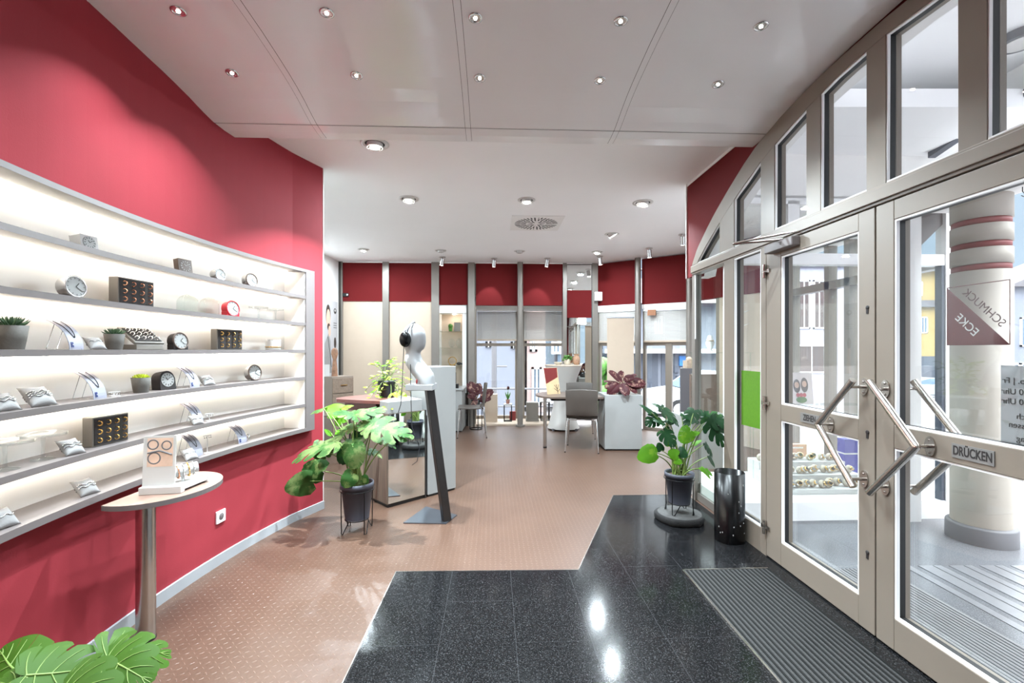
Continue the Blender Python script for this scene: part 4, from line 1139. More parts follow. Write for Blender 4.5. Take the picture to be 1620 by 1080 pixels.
# socket
p = Vector((XW(2.98), 2.98, .31)); t = thing('wall_socket', 'white wall socket low on the red wall', 'socket', p, math.atan2(-.1, 1))
mb = MB(); mb.bb(0, .010, -.04, .04, -.04, .04); mb.build('cover', M['framewhite'], t, bev=.003)
mb = MB(); mb.lathe([(.022, .0105), (.02, .0115), (1e-4, .0115)], 20, M=Matrix.Rotation(PI / 2, 4, 'Y')); mb.build('insert', M['shelf'], t)
mb = MB(); mb.ball((.0115, -.009, 0), (.002, .003, .003), 8); mb.ball((.0115, .009, 0), (.002, .003, .003), 8); mb.build('hole', M['ink'], t)

# half round table against the shelf
t = thing('half_round_table', 'half round wooden table on one steel leg against the red wall', 'table', (-1.74, 2.27, 0))
pts = [(.235 * math.cos(a), .285 * math.sin(a)) for a in [-PI / 2 - .25 + (PI + .5) * k / 36 for k in range(37)]]
pts = [(x, y) for x, y in pts]
poly = [(-.10, -.30 * math.sin(PI / 2 + .25))] + pts + [(-.10, .30 * math.sin(PI / 2 + .25))]
mb = MB(); mb.prism(pts, .694, .7175); mb.build('table_top', M['tabletop'], t)
ed = MB(); rr = [[(x * 1.0, y, .6945), (x * 1.006, y * 1.006, .6945), (x * 1.006, y * 1.006, .717), (x, y, .717)] for x, y in pts]
ed.loft(rr, 0, False); ed.build('edge_band', M['shelf'], t)
mb = MB(); mb.cyl((-.03, -.07, 0), (-.03, -.07, .694), .04, n=28); mb.build('leg', M['steel'], t)
mb = MB(); mb.cyl((-.03, -.07, 0), (-.03, -.07, .012), .0415, n=28); mb.build('foot', M['black'], t)
TZ = .718
# bracelet display on the table
cp = Vector((-1.668, 2.215, TZ)); t = thing('bracelet_display', 'white bracelet stand with photo card on the half round table', 'display stand', cp, math.radians(10))
mb = MB(); mb.bb(-.095, .085, -.07, -.035, 0, .034); mb.prism([(-.095, -.04), (.085, -.04), (.12, .13), (.0, .13)], .012, .03); mb.bb(.06, .12, .115, .13, 0, .03); mb.build('stand_base', M['paper'], t, bev=.002)
T = Matrix.Translation((-.025, -.04, .034)) @ Matrix.Rotation(-.06, 4, 'X')
mb = MB(); mb.bb(-.07, .07, -.002, .002, 0, .235, M=T); cd = mb.build('card_holder', M['paper'], t)
mb = MB(); mb.bb(-.052, .058, -.0032, -.0022, .09, .225, M=T); pc = mb.build('photo', mat('beige photo print', (206, 176, 156), .4, var=.2, vs=14), cd)
mb = MB()
for cx_, cz_, r_ in ((-.028, .195, .022), (.03, .19, .02), (-.022, .13, .026)):
    mb.torus((0, 0, 0), r_, .0035, 24, 6, M=T @ Matrix.Translation((cx_, -.0032, cz_)) @ Matrix.Rotation(PI / 2, 4, 'X') @ Matrix.Diagonal((1, 1, .2, 1)))
mb.tube([T @ Vector((-.05, -.0034, .155)), T @ Vector((0, -.0034, .165)), T @ Vector((.055, -.0034, .145))], .004, 6)
mb.build('printed_bracelet', M['columngrey'], pc)
mb = MB(); mb.tube([(-.02, .0, .075), (.085, .085, .088)], .027, 20); mb.cyl((.04, .04, .03), (.04, .04, .06), .008); mb.build('roll', M['paper'], t)
for k in range(6):
    f = .06 + k * .16; c0 = Vector((-.02 + .105 * f, .085 * f, .075 + .013 * f)); d = Vector((.105, .085, .013)).normalized()
    u = d.cross(Vector((0, 0, 1))).normalized(); w_ = d.cross(u)
    mb = MB(); pts2 = [c0 + (u * math.cos(2 * PI * i / 22) + w_ * math.sin(2 * PI * i / 22)) * .0315 - Vector((0, 0, .002)) for i in range(22)]
    mb.tube(pts2, .0028, 6, closed=True)
    for i in range(0, 22, 2 + k % 2): mb.ball(pts2[i], .0048, 6)
    mb.tube([pts2[16], pts2[16] + Vector((0, 0, -.012))], .003, 5)
    bo = mb.build('bracelet', M[['silver', 'silver', 'rose', 'silver', 'gold', 'silver'][k]], t)
# ================================================================== FURNITURE
# headphone display
def hx(px): return (px - 682.3) * .005167
t = thing('bust_display', 'white bust on a leaning black post with steel foot plate', 'display stand', (-.66, 3.72, 0))
mb = MB(); q = [flo(638, 828), flo(674, 802), flo(723, 815.5), flo(705.5, 829)]
mb.prism([(p.x + .66, p.y - 3.72) for p in q], 0, .008); mb.build('base_plate', mat('dark steel plate', (92, 96, 104), .3, .7), t)
mb = MB(); b0, b1 = Vector((.125, 0, .008)), Vector((-.015, .0, 1.075)); a = .62; w_, d_ = .034, .026
def rect(c): return [c + Vector((sx * w_ * math.cos(a) - sy * d_ * math.sin(a), sx * w_ * math.sin(a) + sy * d_ * math.cos(a), 0)) for sx, sy in ((-1, -1), (1, -1), (1, 1), (-1, 1))]
mb.loft([rect(b0), rect(b1)], 0, False); mb.build('post', mat('black stained wood', (30, 26, 25), .35, var=.2, vs=30), t, bev=.003)
SEC = [(612, 667, 688, .105), (607, 664, 688, .105), (602, 660.5, 687.5, .105), (596, 656, 687, .10), (590, 651.5, 685.5, .098), (583, 646.5, 681, .09), (576, 642, 674, .078), (570, 640.8, 669, .068), (564, 641, 666.5, .06), (558, 642.5, 665, .056),
       (554.5, 642, 667, .058), (552, 641, 670.5, .06), (547, 639.5, 672.8, .068), (540, 637.8, 673.8, .074), (532, 637.4, 673.6, .077), (525, 638.5, 672.4, .076), (519, 641, 669, .068), (514.5, 645.5, 663.5, .05), (512, 650, 659.5, .028), (511.3, 654, 656, .006)]
mb = MB(); rings = []
for y, xa, xb, ry in SEC:
    z = 1.4 - (y - 553) * .005167; c, r = (hx(xa) + hx(xb)) / 2, (hx(xb) - hx(xa)) / 2
    rings.append([(c + r * math.copysign(abs(math.cos(2 * PI * i / 28)) ** .9, math.cos(2 * PI * i / 28)), ry * math.sin(2 * PI * i / 28), z) for i in range(28)])
mb.loft(rings); mb.bb(hx(646), hx(688), -.105, .105, 1.075, 1.122); mb.build('bust', M['mannequin'], t, bev=.004)
mb = MB(); mb.ball((hx(663), -.093, 1.4 - (602 - 553) * .005167), (.008, .004, .02), 10); mb.build('red_mark', M['oxblood'], t)
# headphones
ho_ = Vector((-.66 + hx(644.5), 3.72, 1.4 - (537 - 553) * .005167))
t = thing('headphones', 'black over-ear headphones with a hanging cable worn by the white bust', 'headphones', ho_)
for sg in (-1, 1):
    mb = MB(); mb.ball((0, sg * .098, 0), (.042, .026, .06), 20); co_ = mb.build('ear_cup', M['blackgloss'], t)
    mb = MB(); mb.ball((0.002, sg * .082, 0), (.046, .014, .062), 20); mb.build('ear_pad', M['black'], co_)
mb = MB(); pts = []
for k in range(25):
    a = PI * k / 24; pts.append((.02 + .035 * math.sin(a), -.102 * math.cos(a), .055 + .088 * math.sin(a) ** .8))
mb.tube(pts, .007, 8); mb.tube([(0, -.1, .04), (.008, -.106, .075), (.022, -.1, .075)], .006, 6); mb.tube([(0, .1, .04), (.02, .102, .06)], .006, 6); mb.build('headband', M['columngrey'], t)
mb = MB(); ptc = [(-.005, -.098, -.055), (-.012, -.1, -.2), (-.018, -.1, -.36), (-.03, -.1, -.52), (-.075, -.09, -.66), (-.085, -.08, -.76)]
mb.tube(ptc, .003, 6); mb.tube([(.045, -.09, -.22), (.05, -.09, -.5), (.06, -.1, -.7), (.12, -.1, -.86), (.10, -.1, -.97), (.06, -.1, -1.0)], .003, 6); mb.tube([(-.005, .098, -.055), (.03, .0, -.12), (.045, -.09, -.22)], .003, 6); mb.build('cable', M['cable'], t)

# mirrored counter
A = Vector((-1.10, 4.02)); f = Vector((.7071, .7071)); g = Vector((-.7071, .7071))
t = thing('mirror_counter', 'counter with a mirror front, striped wooden side and reddish brown top', 'counter', (-1.10, 4.02, 0), PI / 4)
mb = MB(); mb.bb(0, .395, 0.004, .45, .03, .83); mb.build('body', M['oak'], t)
mb = MB(); mb.bb(.008, .39, -.002, .004, .034, .826); mb.build('mirror', M['mirror'], t)
mb = MB(); mb.bb(.012, .39, .01, .44, 0, .03); mb.build('plinth', M['black'], t)
mb = MB(); mb.bb(.39, .405, -.004, .4, .0, .83); mb.build('edge_post', M['mirrorframe'], t)
def loc45(x, y): v = Vector((x + 1.10, y - 4.02)); return (v.dot(f), v.dot(g))
top = [loc45(*q) for q in ((-1.66, 4.30), (-1.70, 4.40), (-1.66, 4.55), (-1.5, 4.75), (-1.25, 4.80), (-1.12, 4.68), (-1.20, 4.13), (-1.4, 4.20))]
mb = MB(); mb.prism(top, .905, .934); mb.build('counter_top', M['redwood'], t, bev=.004)
mb = MB(); mb.prism([loc45(*q) for q in ((-1.20, 4.13), (-1.10, 4.025), (-.845, 4.28), (-.96, 4.46), (-1.12, 4.68))], .832, .934); mb.build('fascia', M['cabgrey'], t, bev=.003)
mb = MB(); mb.prism([loc45(*q) for q in ((-1.6, 4.36), (-1.25, 4.18), (-1.16, 4.60), (-1.25, 4.72), (-1.5, 4.68))], .83, .905); mb.build('apron', M['redwood'], t)
t = thing('privacy_screen', 'tall plain light grey panel standing behind the leaning black post', 'screen', (-.80, 4.32, 0), PI / 4)
mb = MB(); mb.bb(0, .335, .0, .30, .02, 1.235); mb.build('panel', M['cabgrey'], t, bev=.003)
mb = MB(); mb.bb(.01, .33, .01, .29, 0, .02); mb.build('plinth', M['black'], t)

# rear left corner
t = thing('drawer_chest', 'narrow greige drawer chest below the poster on the white wall', 'drawers', (-2.53, 6.55, 0), .95)
mb = MB(); mb.bb(-.17, .17, -.16, .16, .02, 1.02); mb.bb(-.16, .16, -.15, .15, 0, .02); mb.build('body', mat('greige laminate', (140, 126, 114), .45, var=.03), t)
for k in range(4):
    mb = MB(); mb.bb(-.165, .165, -.174, -.16, .79 - k * .22, 1.0 - k * .22); d_o = mb.build('drawer', mat('woven drawer front', (134, 116, 101), .6, var=.15, vs=60) if k == 0 else bpy.data.materials['woven drawer front'], t, bev=.003)
    mb = MB(); mb.tube([(-.05, -.19, .90 - k * .22), (.05, -.19, .90 - k * .22)], .006, 8); mb.cyl((-.04, -.17, .90 - k * .22), (-.04, -.19, .90 - k * .22), .004, n=8); mb.cyl((.04, -.17, .90 - k * .22), (.04, -.19, .90 - k * .22), .004, n=8); mb.build('handle', M['gold'], d_o)
mb = MB(); mb.loft([[(r * math.cos(2 * PI * i / 16), .6 * r * math.sin(2 * PI * i / 16), z) for i in range(16)] for r, z in ((.045, 0), (.04, .1), (.03, .2), (.026, .24), (.04, .28), (.05, .32), (.046, .37), (.025, .40), (.004, .405))]); 
one(mb, 'wood_sculpture', mat('carved wood', (150, 112, 88), .5, var=.35, vs=18), 'tall carved wooden sculpture with a dark rounded head on the drawer chest', 'sculpture', (-2.545, 6.53, 1.02))
p = P(517, 590, 6.45); mb = MB(); mb.bb(-.07, .07, -.002, .002, 0, .17, M=Matrix.Rotation(-.15, 4, 'X')); mb.bb(-.07, .07, -.0, .05, 0, .004)
one(mb, 'menu_card', M['paper'], 'white card standing on the drawer chest beside the carved sculpture', 'card', (-2.66, 6.45, 1.02), .4)
# poster of a man
t = thing('wall_poster', 'tall pale poster of a dark haired person on the white rear wall', 'poster', (-3.128, 7.86, 0), .0)
mb = MB(); mb.bb(0, .006, -.29, .29, .95, 2.25); mb.build('sheet', mat('pale grey poster', (178, 176, 180), .5), t)
def pflat(y, z, ry, rz, m, nm, x=.0065):
    mb = MB(); mb.lathe([(1e-4, .0), (1.0, .0)], 24, M=Matrix(((0, 0, 1, x), (ry, 0, 0, y), (0, rz, 0, z), (0, 0, 0, 1)))); return mb.build(nm, M[m], t)
pflat(-.13, 1.98, .10, .19, 'hair', 'printed_hair', .0066); pflat(-.125, 1.92, .085, .17, 'skin', 'printed_face', .0072); pflat(-.11, 1.79, .06, .06, 'hair', 'printed_beard', .0076)
pflat(-.08, 1.72, .05, .09, 'skin', 'printed_hand', .0082)
mb = MB(); mb.add([(.0068, -.28, 1.0), (.0068, .02, 1.0), (.0068, -.03, 1.55), (.0068, -.12, 1.68), (.0068, -.28, 1.5)], [(0, 1, 2, 3, 4)]); mb.build('printed_coat', M['cushion'], t)
mb = MB(); mb.tube([(.007, -.15, 1.62), (.007, -.06, 1.35), (.007, .0, 1.1)], .006, 4); mb.build('printed_lapel', M['ink'], t)
pflat(.17, 2.08, .06, .05, 'ink', 'printed_emblem', .0066); pflat(.17, 2.09, .03, .02, 'paper', 'printed_emblem', .0072)
mb = MB()
for k in range(3): mb.bb(.006, .0068, .10, .24, 1.86 - k * .04, 1.875 - k * .04)
mb.build('printed_lines', M['columngrey'], t)
pflat(.17, 1.52, .05, .10, 'hair', 'printed_watch', .0066)
mb = MB(); mb.add([(.0066, .13, .96), (.0066, .24, .96), (.0066, .205, 1.42), (.0066, .14, 1.42)], [(0, 1, 2, 3)]); mb.build('printed_arm', M['skin'], t)

t = thing('side_table', 'low dark topped side table on thin black legs behind the red wall end', 'side table', (-2.36, 5.75, 0))
mb = MB(); mb.bb(-.28, .28, -.2, .2, .575, .595); mb.build('table_top', M['tabledark'], t)
for x in (-.25, .25):
    for y in (-.17, .17):
        mb = MB(); mb.cyl((x, y, 0), (x, y, .575), .011, n=10); mb.build('leg', M['black'], t)
v = Bw(Bt(548), -.025, P(0, 467, 8.35).z); t = thing('panel_lock', 'small black lock with a silver centre on the red fascia', 'lock', v, BR)
mb = MB(); mb.bb(-.07, .05, -.02, 0, -.03, .03); mb.build('case', M['black'], t); mb = MB(); mb.ball((.03, -.022, 0), (.022, .008, .022), 12); mb.build('cylinder', M['silver'], t)
# lit show case in the rear front
sL = Bw(0, .02, 0)
t = thing('lit_showcase', 'narrow lit showcase with glass shelves and beige back in the rear front', 'display case', sL, BR)
x0, x1 = Bt(695), Bt(739)
mb = MB(); mb.bb(x0, x1, .36, .38, .6, 2.2); mb.build('back_panel', M['beige'], t)
mb = MB(); mb.bb(x0 - .02, x0, .0, .38, .6, 2.2); mb.bb(x1, x1 + .02, .0, .38, .6, 2.2); mb.build('side_panel', M['wallwhite'], t)
mb = MB(); mb.bb(x0, x1, -.02, .36, 2.075, 2.22); mb.build('light_box', M['wallwhite'], t)
mb = MB(); mb.bb(x0, x1, -.02, .38, .0, .6); mb.build('plinth', M['cabgrey'], t)
SZ = [P(0, y, 8.5).z for y in (524, 550, 578)]
for z in SZ:
    mb = MB(); mb.bb(x0 + .004, x1 - .004, .03, .35, z - .01, z); mb.build('glass_shelf', M['wglass'], t)
mb = MB(); mb.lathe([(.03, .0), (.022, -.01), (1e-4, -.012)], 16, c=((x0 + x1) / 2, .2, 2.074)); mb.build('spot_lens', M['tinylens'], t)
def scpos(px, k): v = Bw(Bt(px), .2, SZ[k] + .003); return v
mb = MB(); mb.lathe([(.03, 0), (.04, .07), (.036, .07)], 16); mb.ball((0, 0, .1), .045, 10)
one(mb, 'small_plant', M['leafgreen'], 'tiny dark green plant on the highest glass shelf of the lit showcase', 'plant', scpos(711, 0))
mb = MB(); mb.bb(-.06, .06, -.01, .01, 0, .17); one(mb, 'picture', M['boxgrey'], 'greyish photo frame on the highest glass shelf of the lit showcase', 'photo frame', scpos(722, 0))
for px, lb in ((713, 'nearer the counter screen'), (725, 'nearer the rear window')):
    mb = MB(); mb.ball((0, 0, .09), (.06, .06, .085), 14); mb.lathe([(.03, 0), (.02, .02)], 12); one(mb, 'glass_vase', M['crystal'], 'round clear glass vase on the second glass shelf, ' + lb, 'vase', scpos(px, 1))
mb = MB(); mb.torus((0, 0, .08), .075, .008, 20, 8, M=Matrix.Translation((0, 0, .08)) @ Matrix.Rotation(PI / 2, 4, 'X') @ Matrix.Translation((0, 0, -.08))); mb.lathe([(.05, 0), (.05, .006)], 16)
one(mb, 'ring_ornament', M['gold'], 'round ring ornament on the lowest glass shelf of the lit showcase', 'ornament', scpos(714, 2))
mb = MB(); mb.ball((-.05, 0, .03), (.05, .03, .03), 10); mb.ball((.03, 0, .025), (.05, .03, .025), 10); one(mb, 'eyewear', M['black'], 'black sunglasses on the lowest glass shelf of the lit showcase', 'glasses', scpos(729, 2))

# small desk and chair before the showcase
t = thing('side_desk', 'white desk with a grey pedestal before the lit showcase', 'desk', (-1.05, 8.02, 0))
mb = MB(); mb.bb(-.42, .23, -.3, .3, .71, .74); mb.build('desk_top', M['cabgrey'], t, bev=.003)
mb = MB(); mb.bb(-.1, .2, -.28, .28, .02, .71); mb.build('pedestal', M['cabgrey'], t)
mb = MB(); mb.bb(-.08, .19, -.26, .26, 0, .02); mb.build('foot', M['black'], t)
t = thing('framed_picture', 'black framed picture standing on the white desk', 'picture', (-1.09, 8.06, .7405), .1)
mb = MB(); mb.bb(-.10, .10, -.01, .01, 0, .26); mb.build('frame', M['black'], t); mb = MB(); mb.bb(-.08, .08, -.013, -.0101, .02, .24); mb.build('print', M['paper'], t)
mb = MB(); mb.bb(-.11, .11, -.06, .06, 0, .075); one(mb, 'black_box', M['black'], 'flat black box lying on the white desk before the framed picture', 'box', (-1.03, 7.83, .7405), bev=.004)

def chair(label, loc, rz, m='taupe'):                  # local front is +y
    t = thing('visitor_chair', label, 'chair', loc, rz, 'taupe chairs with chrome legs')
    mb = MB(); rings = []
    prof = [(.22, .455), (.19, .47), (.0, .462), (-.15, .468), (-.205, .50), (-.228, .58), (-.245, .72), (-.262, .86)]
    for y, z in prof:
        k = 1.0 if z < .6 else 1.0 + .02
        w = .215 * k
        row = []
        N = 10
        for i in range(N + 1):
            u = -1 + 2 * i / N
            row.append((u * w, y - (.03 * u * u if z > .52 else 0) * -1, z + (.012 * u * u if z < .5 else 0) - (.015 * (u * u) if z > .84 else 0)))
        rings.append(row)
    vs = [p for r in rings for p in r]; n = 11
    fs = [(k * n + i, k * n + i + 1, (k + 1) * n + i + 1, (k + 1) * n + i) for k in range(3) for i in range(10)]
    a = MB(); a.add(vs[:44], fs, 0, True); a.build('seat', M[m], t, solid=-.022, bev=.006)
    fs = [(k * n + i, k * n + i + 1, (k + 1) * n + i + 1, (k + 1) * n + i) for k in range(4) for i in range(10)]
    a = MB(); a.add(vs[33:], fs, 0, True); a.build('backrest', M[m], t, solid=.022, bev=.006)
    for x, y in ((-.2, .19), (.2, .19), (-.2, -.2), (.2, -.2)):
        a = MB(); a.tube([(x * .92, y * .9, .452), (x, y, .4), (x * 1.12, y * 1.18, 0.004)], [.013, .012, .009], 10); lg_ = a.build('leg', M['chrome'], t)
        a = MB(); a.cyl((x * 1.12, y * 1.18, 0), (x * 1.12, y * 1.18, .012), .011, n=10); a.build('glide', M['black'], lg_)
    for y in (.17, -.18):
        a = MB(); a.tube([(-.185, y, .44), (.185, y, .44)], .008, 8); a.build('stretcher', M['chrome'], t)
    return t
chair('taupe chair with its back turned, drawn up to the dark table', (.99, 6.40, 0), -.2)
chair('taupe chair behind the dark table, facing the entrance', (1.10, 7.36, 0), PI - .1)
chair('taupe chair seen side on before the white desk', (-.66, 7.42, 0), PI / 2 + .1)

# consulting table and drawer unit
t = thing('consulting_table', 'dark brown table on a round steel leg beside the grey drawer unit', 'table', (.47, 6.5, 0))
pts = [(.812, -.16), (.812, .62), (.3, .66)] + [(.12 - .24 * math.sin(a), .25 + .41 * math.cos(a)) for a in [PI * k / 14 for k in range(1, 15)]]
mb = MB(); mb.prism(pts, .715, .74); mb.build('table_top', M['tabledark'], t, bev=.004)
mb = MB(); mb.bb(.1, .8, .1, .16, .66, .715); mb.bb(.1, .16, .1, .5, .66, .715); mb.build('apron', M['black'], t)
mb = MB(); mb.cyl((0, 0, .02), (0, 0, .715), .025, n=20); lg_ = mb.build('leg', M['steel'], t); mb = MB(); mb.cyl((0, 0, 0), (0, 0, .02), .026, n=20); mb.build('foot', M['black'], lg_)
t = thing('drawer_unit', 'light grey closed drawer unit carrying the maroon leaved plant', 'cabinet', (1.545, 6.56, 0), TH * 0)
mb = MB(); mb.bb(-.257, .257, -.25, .25, .02, .77); mb.build('body', M['cabgrey'], t, bev=.003)
mb = MB(); mb.bb(-.24, .24, -.23, .23, 0, .02); mb.build('plinth', M['black'], t)
t = thing('cream_banner', 'tall plain cream banner standing behind the maroon leaved plant', 'banner', (1.72, 7.22, 0), -.05)
mb = MB(); mb.bb(-.21, .21, -.003, .003, .05, 1.91); mb.build('sheet', M['beige'], t); mb = MB(); mb.bb(-.22, .22, -.05, .05, 0, .06); mb.bb(-.215, .215, -.008, .008, 1.9, 1.92); mb.build('stand', M['silver'], t)
mb = MB(); mb.bb(-.07, .07, -.05, 0, 0, .16); v = Cw(.02, -.0, P(0, 475, 8.3).z)
one(mb, 'alarm_sensor', M['framewhite'], 'white alarm sensor box on the post beside the wall mirror', 'sensor', v + Vector((-.02, -.065, 0)), 0, bev=.006)
# bar table with stretch cover
t = thing('cover_table', 'hourglass bar table under a white stretch cover', 'table', (.905, 8.03, 0))
mb = MB(); mb.lathe([(.28, .03), (.24, .15), (.185, .38), (.165, .52), (.18, .66), (.24, .9), (.318, 1.1), (.325, 1.125)], 36); mb.build('stretch_cover', mat('white stretch fabric', (186, 182, 178), .75), t)
mb = MB(); mb.lathe([(.327, 1.118), (.33, 1.13), (.32, 1.137), (1e-4, 1.137)], 36); mb.build('table_top', M['beige'], t)
for k in range(4):
    a = PI / 4 + k * PI / 2; mb = MB(); mb.cyl((.275 * math.cos(a), .275 * math.sin(a), 0), (.275 * math.cos(a), .275 * math.sin(a), .04), .022, n=12); mb.build('foot', M['columngrey'], t)
t = thing('display_board', 'slanted burgundy and beige board with a tree motif on the dark table', 'board', (.62, 6.72, .741), .05)
Mx = Matrix(((1, 0, 0, 0), (0, 0, 1, 0), (0, 1, 0, 0), (0, 0, 0, 1)))
mb = MB(); mb.prism([(-.10, 0), (.095, .008), (.042, .395), (-.155, .39)], -.008, .004, 0, False, Mx); mb.build('board', mat('beige board', (206, 178, 140), .5, var=.1), t)
mb = MB(); mb.prism([(-.118, .155), (.052, .255), (.04, .392), (-.154, .387)], -.0095, -.0075, 0, False, Mx); mb.build('burgundy_field', M['burgundy'], t)
mb = MB()
for pts in ([(.06, .01), (.05, .07), (.02, .12)], [(.05, .07), (.065, .12), (.06, .15)], [(.052, .05), (.0, .09)], [(.02, .12), (.0, .14)], [(.05, .085), (.03, .15)], [(.055, .04), (.085, .08)]):
    mb.tube([(x, -.009, z) for x, z in pts], .003, 5)
mb.build('tree_motif', M['ink'], t)
# on the bar table
t = thing('table_plant', 'small green plant in a pale pot on the white covered bar table', 'potted plant', (.965, 7.97, 1.1375))
mb = MB(); mb.lathe([(.05, 0), (.07, .1), (.062, .1), (.058, .08)], 20); mb.build('pot', M['curtain'], t)
mb = MB()
for k in range(30): a = k * 2.4; r = .02 + .06 * (k / 30); mb.ball((r * math.cos(a), r * math.sin(a), .12 + .035 * math.sin(k * 1.7)), (.026, .026, .016), 7)
mb.build('foliage', M['leafgreen'], t)
mb = MB(); mb.lathe([(.04, 0), (.065, .05), (.06, .12), (.035, .16), (.05, .19)], 20); one(mb, 'rustic_vase', mat('rustic clay', (176, 138, 112), .7, var=.2, vs=30), 'brown rustic vase on the white covered bar table', 'vase', (1.125, 7.95, 1.1375))
mb = MB(); mb.lathe([(.04, 0), (.075, .045), (.07, .05), (.04, .02), (1e-4, .015)], 20); one(mb, 'clay_bowl', M['curtain'], 'small beige bowl on the white covered bar table', 'bowl', (.80, 7.9, 1.1375))
# pedestal far right
t = thing('display_pedestal', 'dark anthracite pedestal with a glazed niche near the angled rear front', 'pedestal', (2.8, 7.2, 0), -.3)
mb = MB(); mb.bb(-.13, .13, -.13, .13, .03, 1.11); mb.bb(-.12, .12, -.12, .12, 0, .03); mb.build('body', mat('anthracite grey', (92, 90, 94), .45), t, bev=.004)
mb = MB(); mb.bb(.0, .10, -.134, -.129, .15, 1.0); mb.build('dark_niche', M['blackgloss'], t)
mb = MB(); mb.bb(-.07, .07, -.06, .06, 0, .12); mb.ball((0, 0, .13), (.05, .05, .05), 12); one(mb, 'stone_ornament', mat('beige stone', (186, 166, 146), .7, var=.2, vs=20), 'beige stone ornament on the dark pedestal', 'ornament', (2.8, 7.2, 1.11), .2)
# things in the rear window niche
def nich(px, py, D): return Vector((ray(px) * D, D, .03))
mb = MB(); mb.bb(-.12, .12, -.1, .1, 0, .52); one(mb, 'beige_block', M['beige'], 'tall beige block in the rear window behind the side on chair', 'block', nich(777, 0, 8.75))
mb = MB(); mb.bb(-.115, .115, -.1, .1, .04, .36); mb.bb(-.125, .125, -.11, .11, 0, .04); one(mb, 'grey_block', M['boxgrey'], 'grey fabric block on a pale base in the rear window left of the bar table', 'block', nich(842, 0, 8.8))
mb = MB(); mb.bb(-.06, .06, -.05, .05, 0, .17); one(mb, 'burgundy_block', M['burgundy'], 'small burgundy block behind the wire side table with the tulip', 'block', nich(811, 0, 8.88))
def wire_table(label, loc, w, h):
    t = thing('wire_side_table', label, 'side table', loc)
    mb = MB(); r = .009
    for x in (-w, w):
        for y in (-w, w): mb.tube([(x, y, r), (x, y, h - .02)], r, 6)
    for z in (r, h - .02):
        for a, b in (((-w, -w), (w, -w)), ((w, -w), (w, w)), ((w, w), (-w, w)), ((-w, w), (-w, -w))): mb.tube([(a[0], a[1], z), (b[0], b[1], z)], r, 6)
    mb.build('frame', M['blackmetal'], t); mb = MB(); mb.bb(-w - .01, w + .01, -w - .01, w + .01, h - .02, h); mb.build('table_top', M['paper'], t); return t
wire_table('black wire side table carrying the potted tulip in the rear window', nich(803.5, 0, 8.74), .07, .335)
wire_table('black wire side table in the rear window beside the bar table', nich(862, 0, 8.85), .08, .38)
t = thing('potted_tulip', 'dark tulip in a small brown pot on the wire side table', 'potted plant', nich(803.5, 0, 8.74) + Vector((0, 0, .336)))
mb = MB(); mb.lathe([(.03, 0), (.04, .08), (.035, .08)], 16); mb.build('pot', mat('brown pot', (132, 88, 76), .6), t)
mb = MB(); mb.tube([(0, 0, .06), (.005, 0, .28)], .005, 6)
for a in (0, 1.6, 3.1, 4.6): mb.tube([(0, 0, .06), (.03 * math.cos(a), .03 * math.sin(a), .16), (.05 * math.cos(a), .05 * math.sin(a), .22)], [.006, .014, .002], 6)
mb.build('leaves', M['leafgreen'], t); mb = MB(); mb.ball((.005, 0, .30), (.028, .028, .035), 10); mb.build('flower', M['maroon'], t)

# blinds
def blind(label, L, R, t0, t1, d, zt_, zb_):
    t = thing('venetian_blind', label, 'blind', L, R, 'venetian blinds of the rear front')
    mb = MB(); n = int((zt_ - zb_ - .06) / .024)
    for k in range(n):
        z = zb_ + .04 + k * .024; x0, x1 = t0 + .01, t1 - .01
        mb.add([(x0, d - .006, z - .011), (x1, d - .006, z - .011), (x1, d + .006, z + .011), (x0, d + .006, z + .011), (x0, d - .005, z - .0115), (x1, d - .005, z - .0115), (x1, d + .007, z + .0105), (x0, d + .007, z + .0105)],
               [(0, 1, 2, 3), (7, 6, 5, 4), (0, 4, 5, 1), (2, 6, 7, 3)])
    mb.build('slats', M['blind'], t)
    mb = MB(); mb.bb(t0, t1, d - .02, d + .02, zt_ - .04, zt_); mb.build('head_rail', M['framewhite'], t)
    mb = MB(); mb.bb(t0 + .01, t1 - .01, d - .015, d + .015, zb_, zb_ + .03); mb.build('bottom_rail', M['beige'], t)
    mb = MB()
    for x in (t0 + .12, (t0 + t1) / 2, t1 - .12): mb.tube([(x, d - .014, zb_ + .02), (x, d - .014, zt_ - .03)], .0015, 4)
    mb.build('cord', M['paper'], t)
blind('pale venetian blind half lowered in the rear window behind the beige block', B2, BR, B2t(754), B2t(818), -.04, 2.2, 1.575)
blind('pale venetian blind half lowered in the rear window behind the bar table', B2, BR, B2t(828), B2t(889), -.04, 2.2, 1.575)
blind('pale venetian blind behind the cream banner', CL, CR, Ct(947), Ct(1006), -.0, 2.13, 1.53)
blind('pale venetian blind above the parked white car', CL, CR, Ct(1018), Ct(1087), -.0, 2.11, 1.53)
# exit style sign on the blind and small camera light
mb = MB(); mb.bb(-.07, .07, -.03, 0, 0, .10); v = Cw(Ct(1033), -.05, P(0, 499, 7.85).z); one(mb, 'brown_plaque', mat('brown plaque', (140, 92, 62), .5), 'small brown plaque hanging before the blind above the parked car', 'plaque', v, CR)

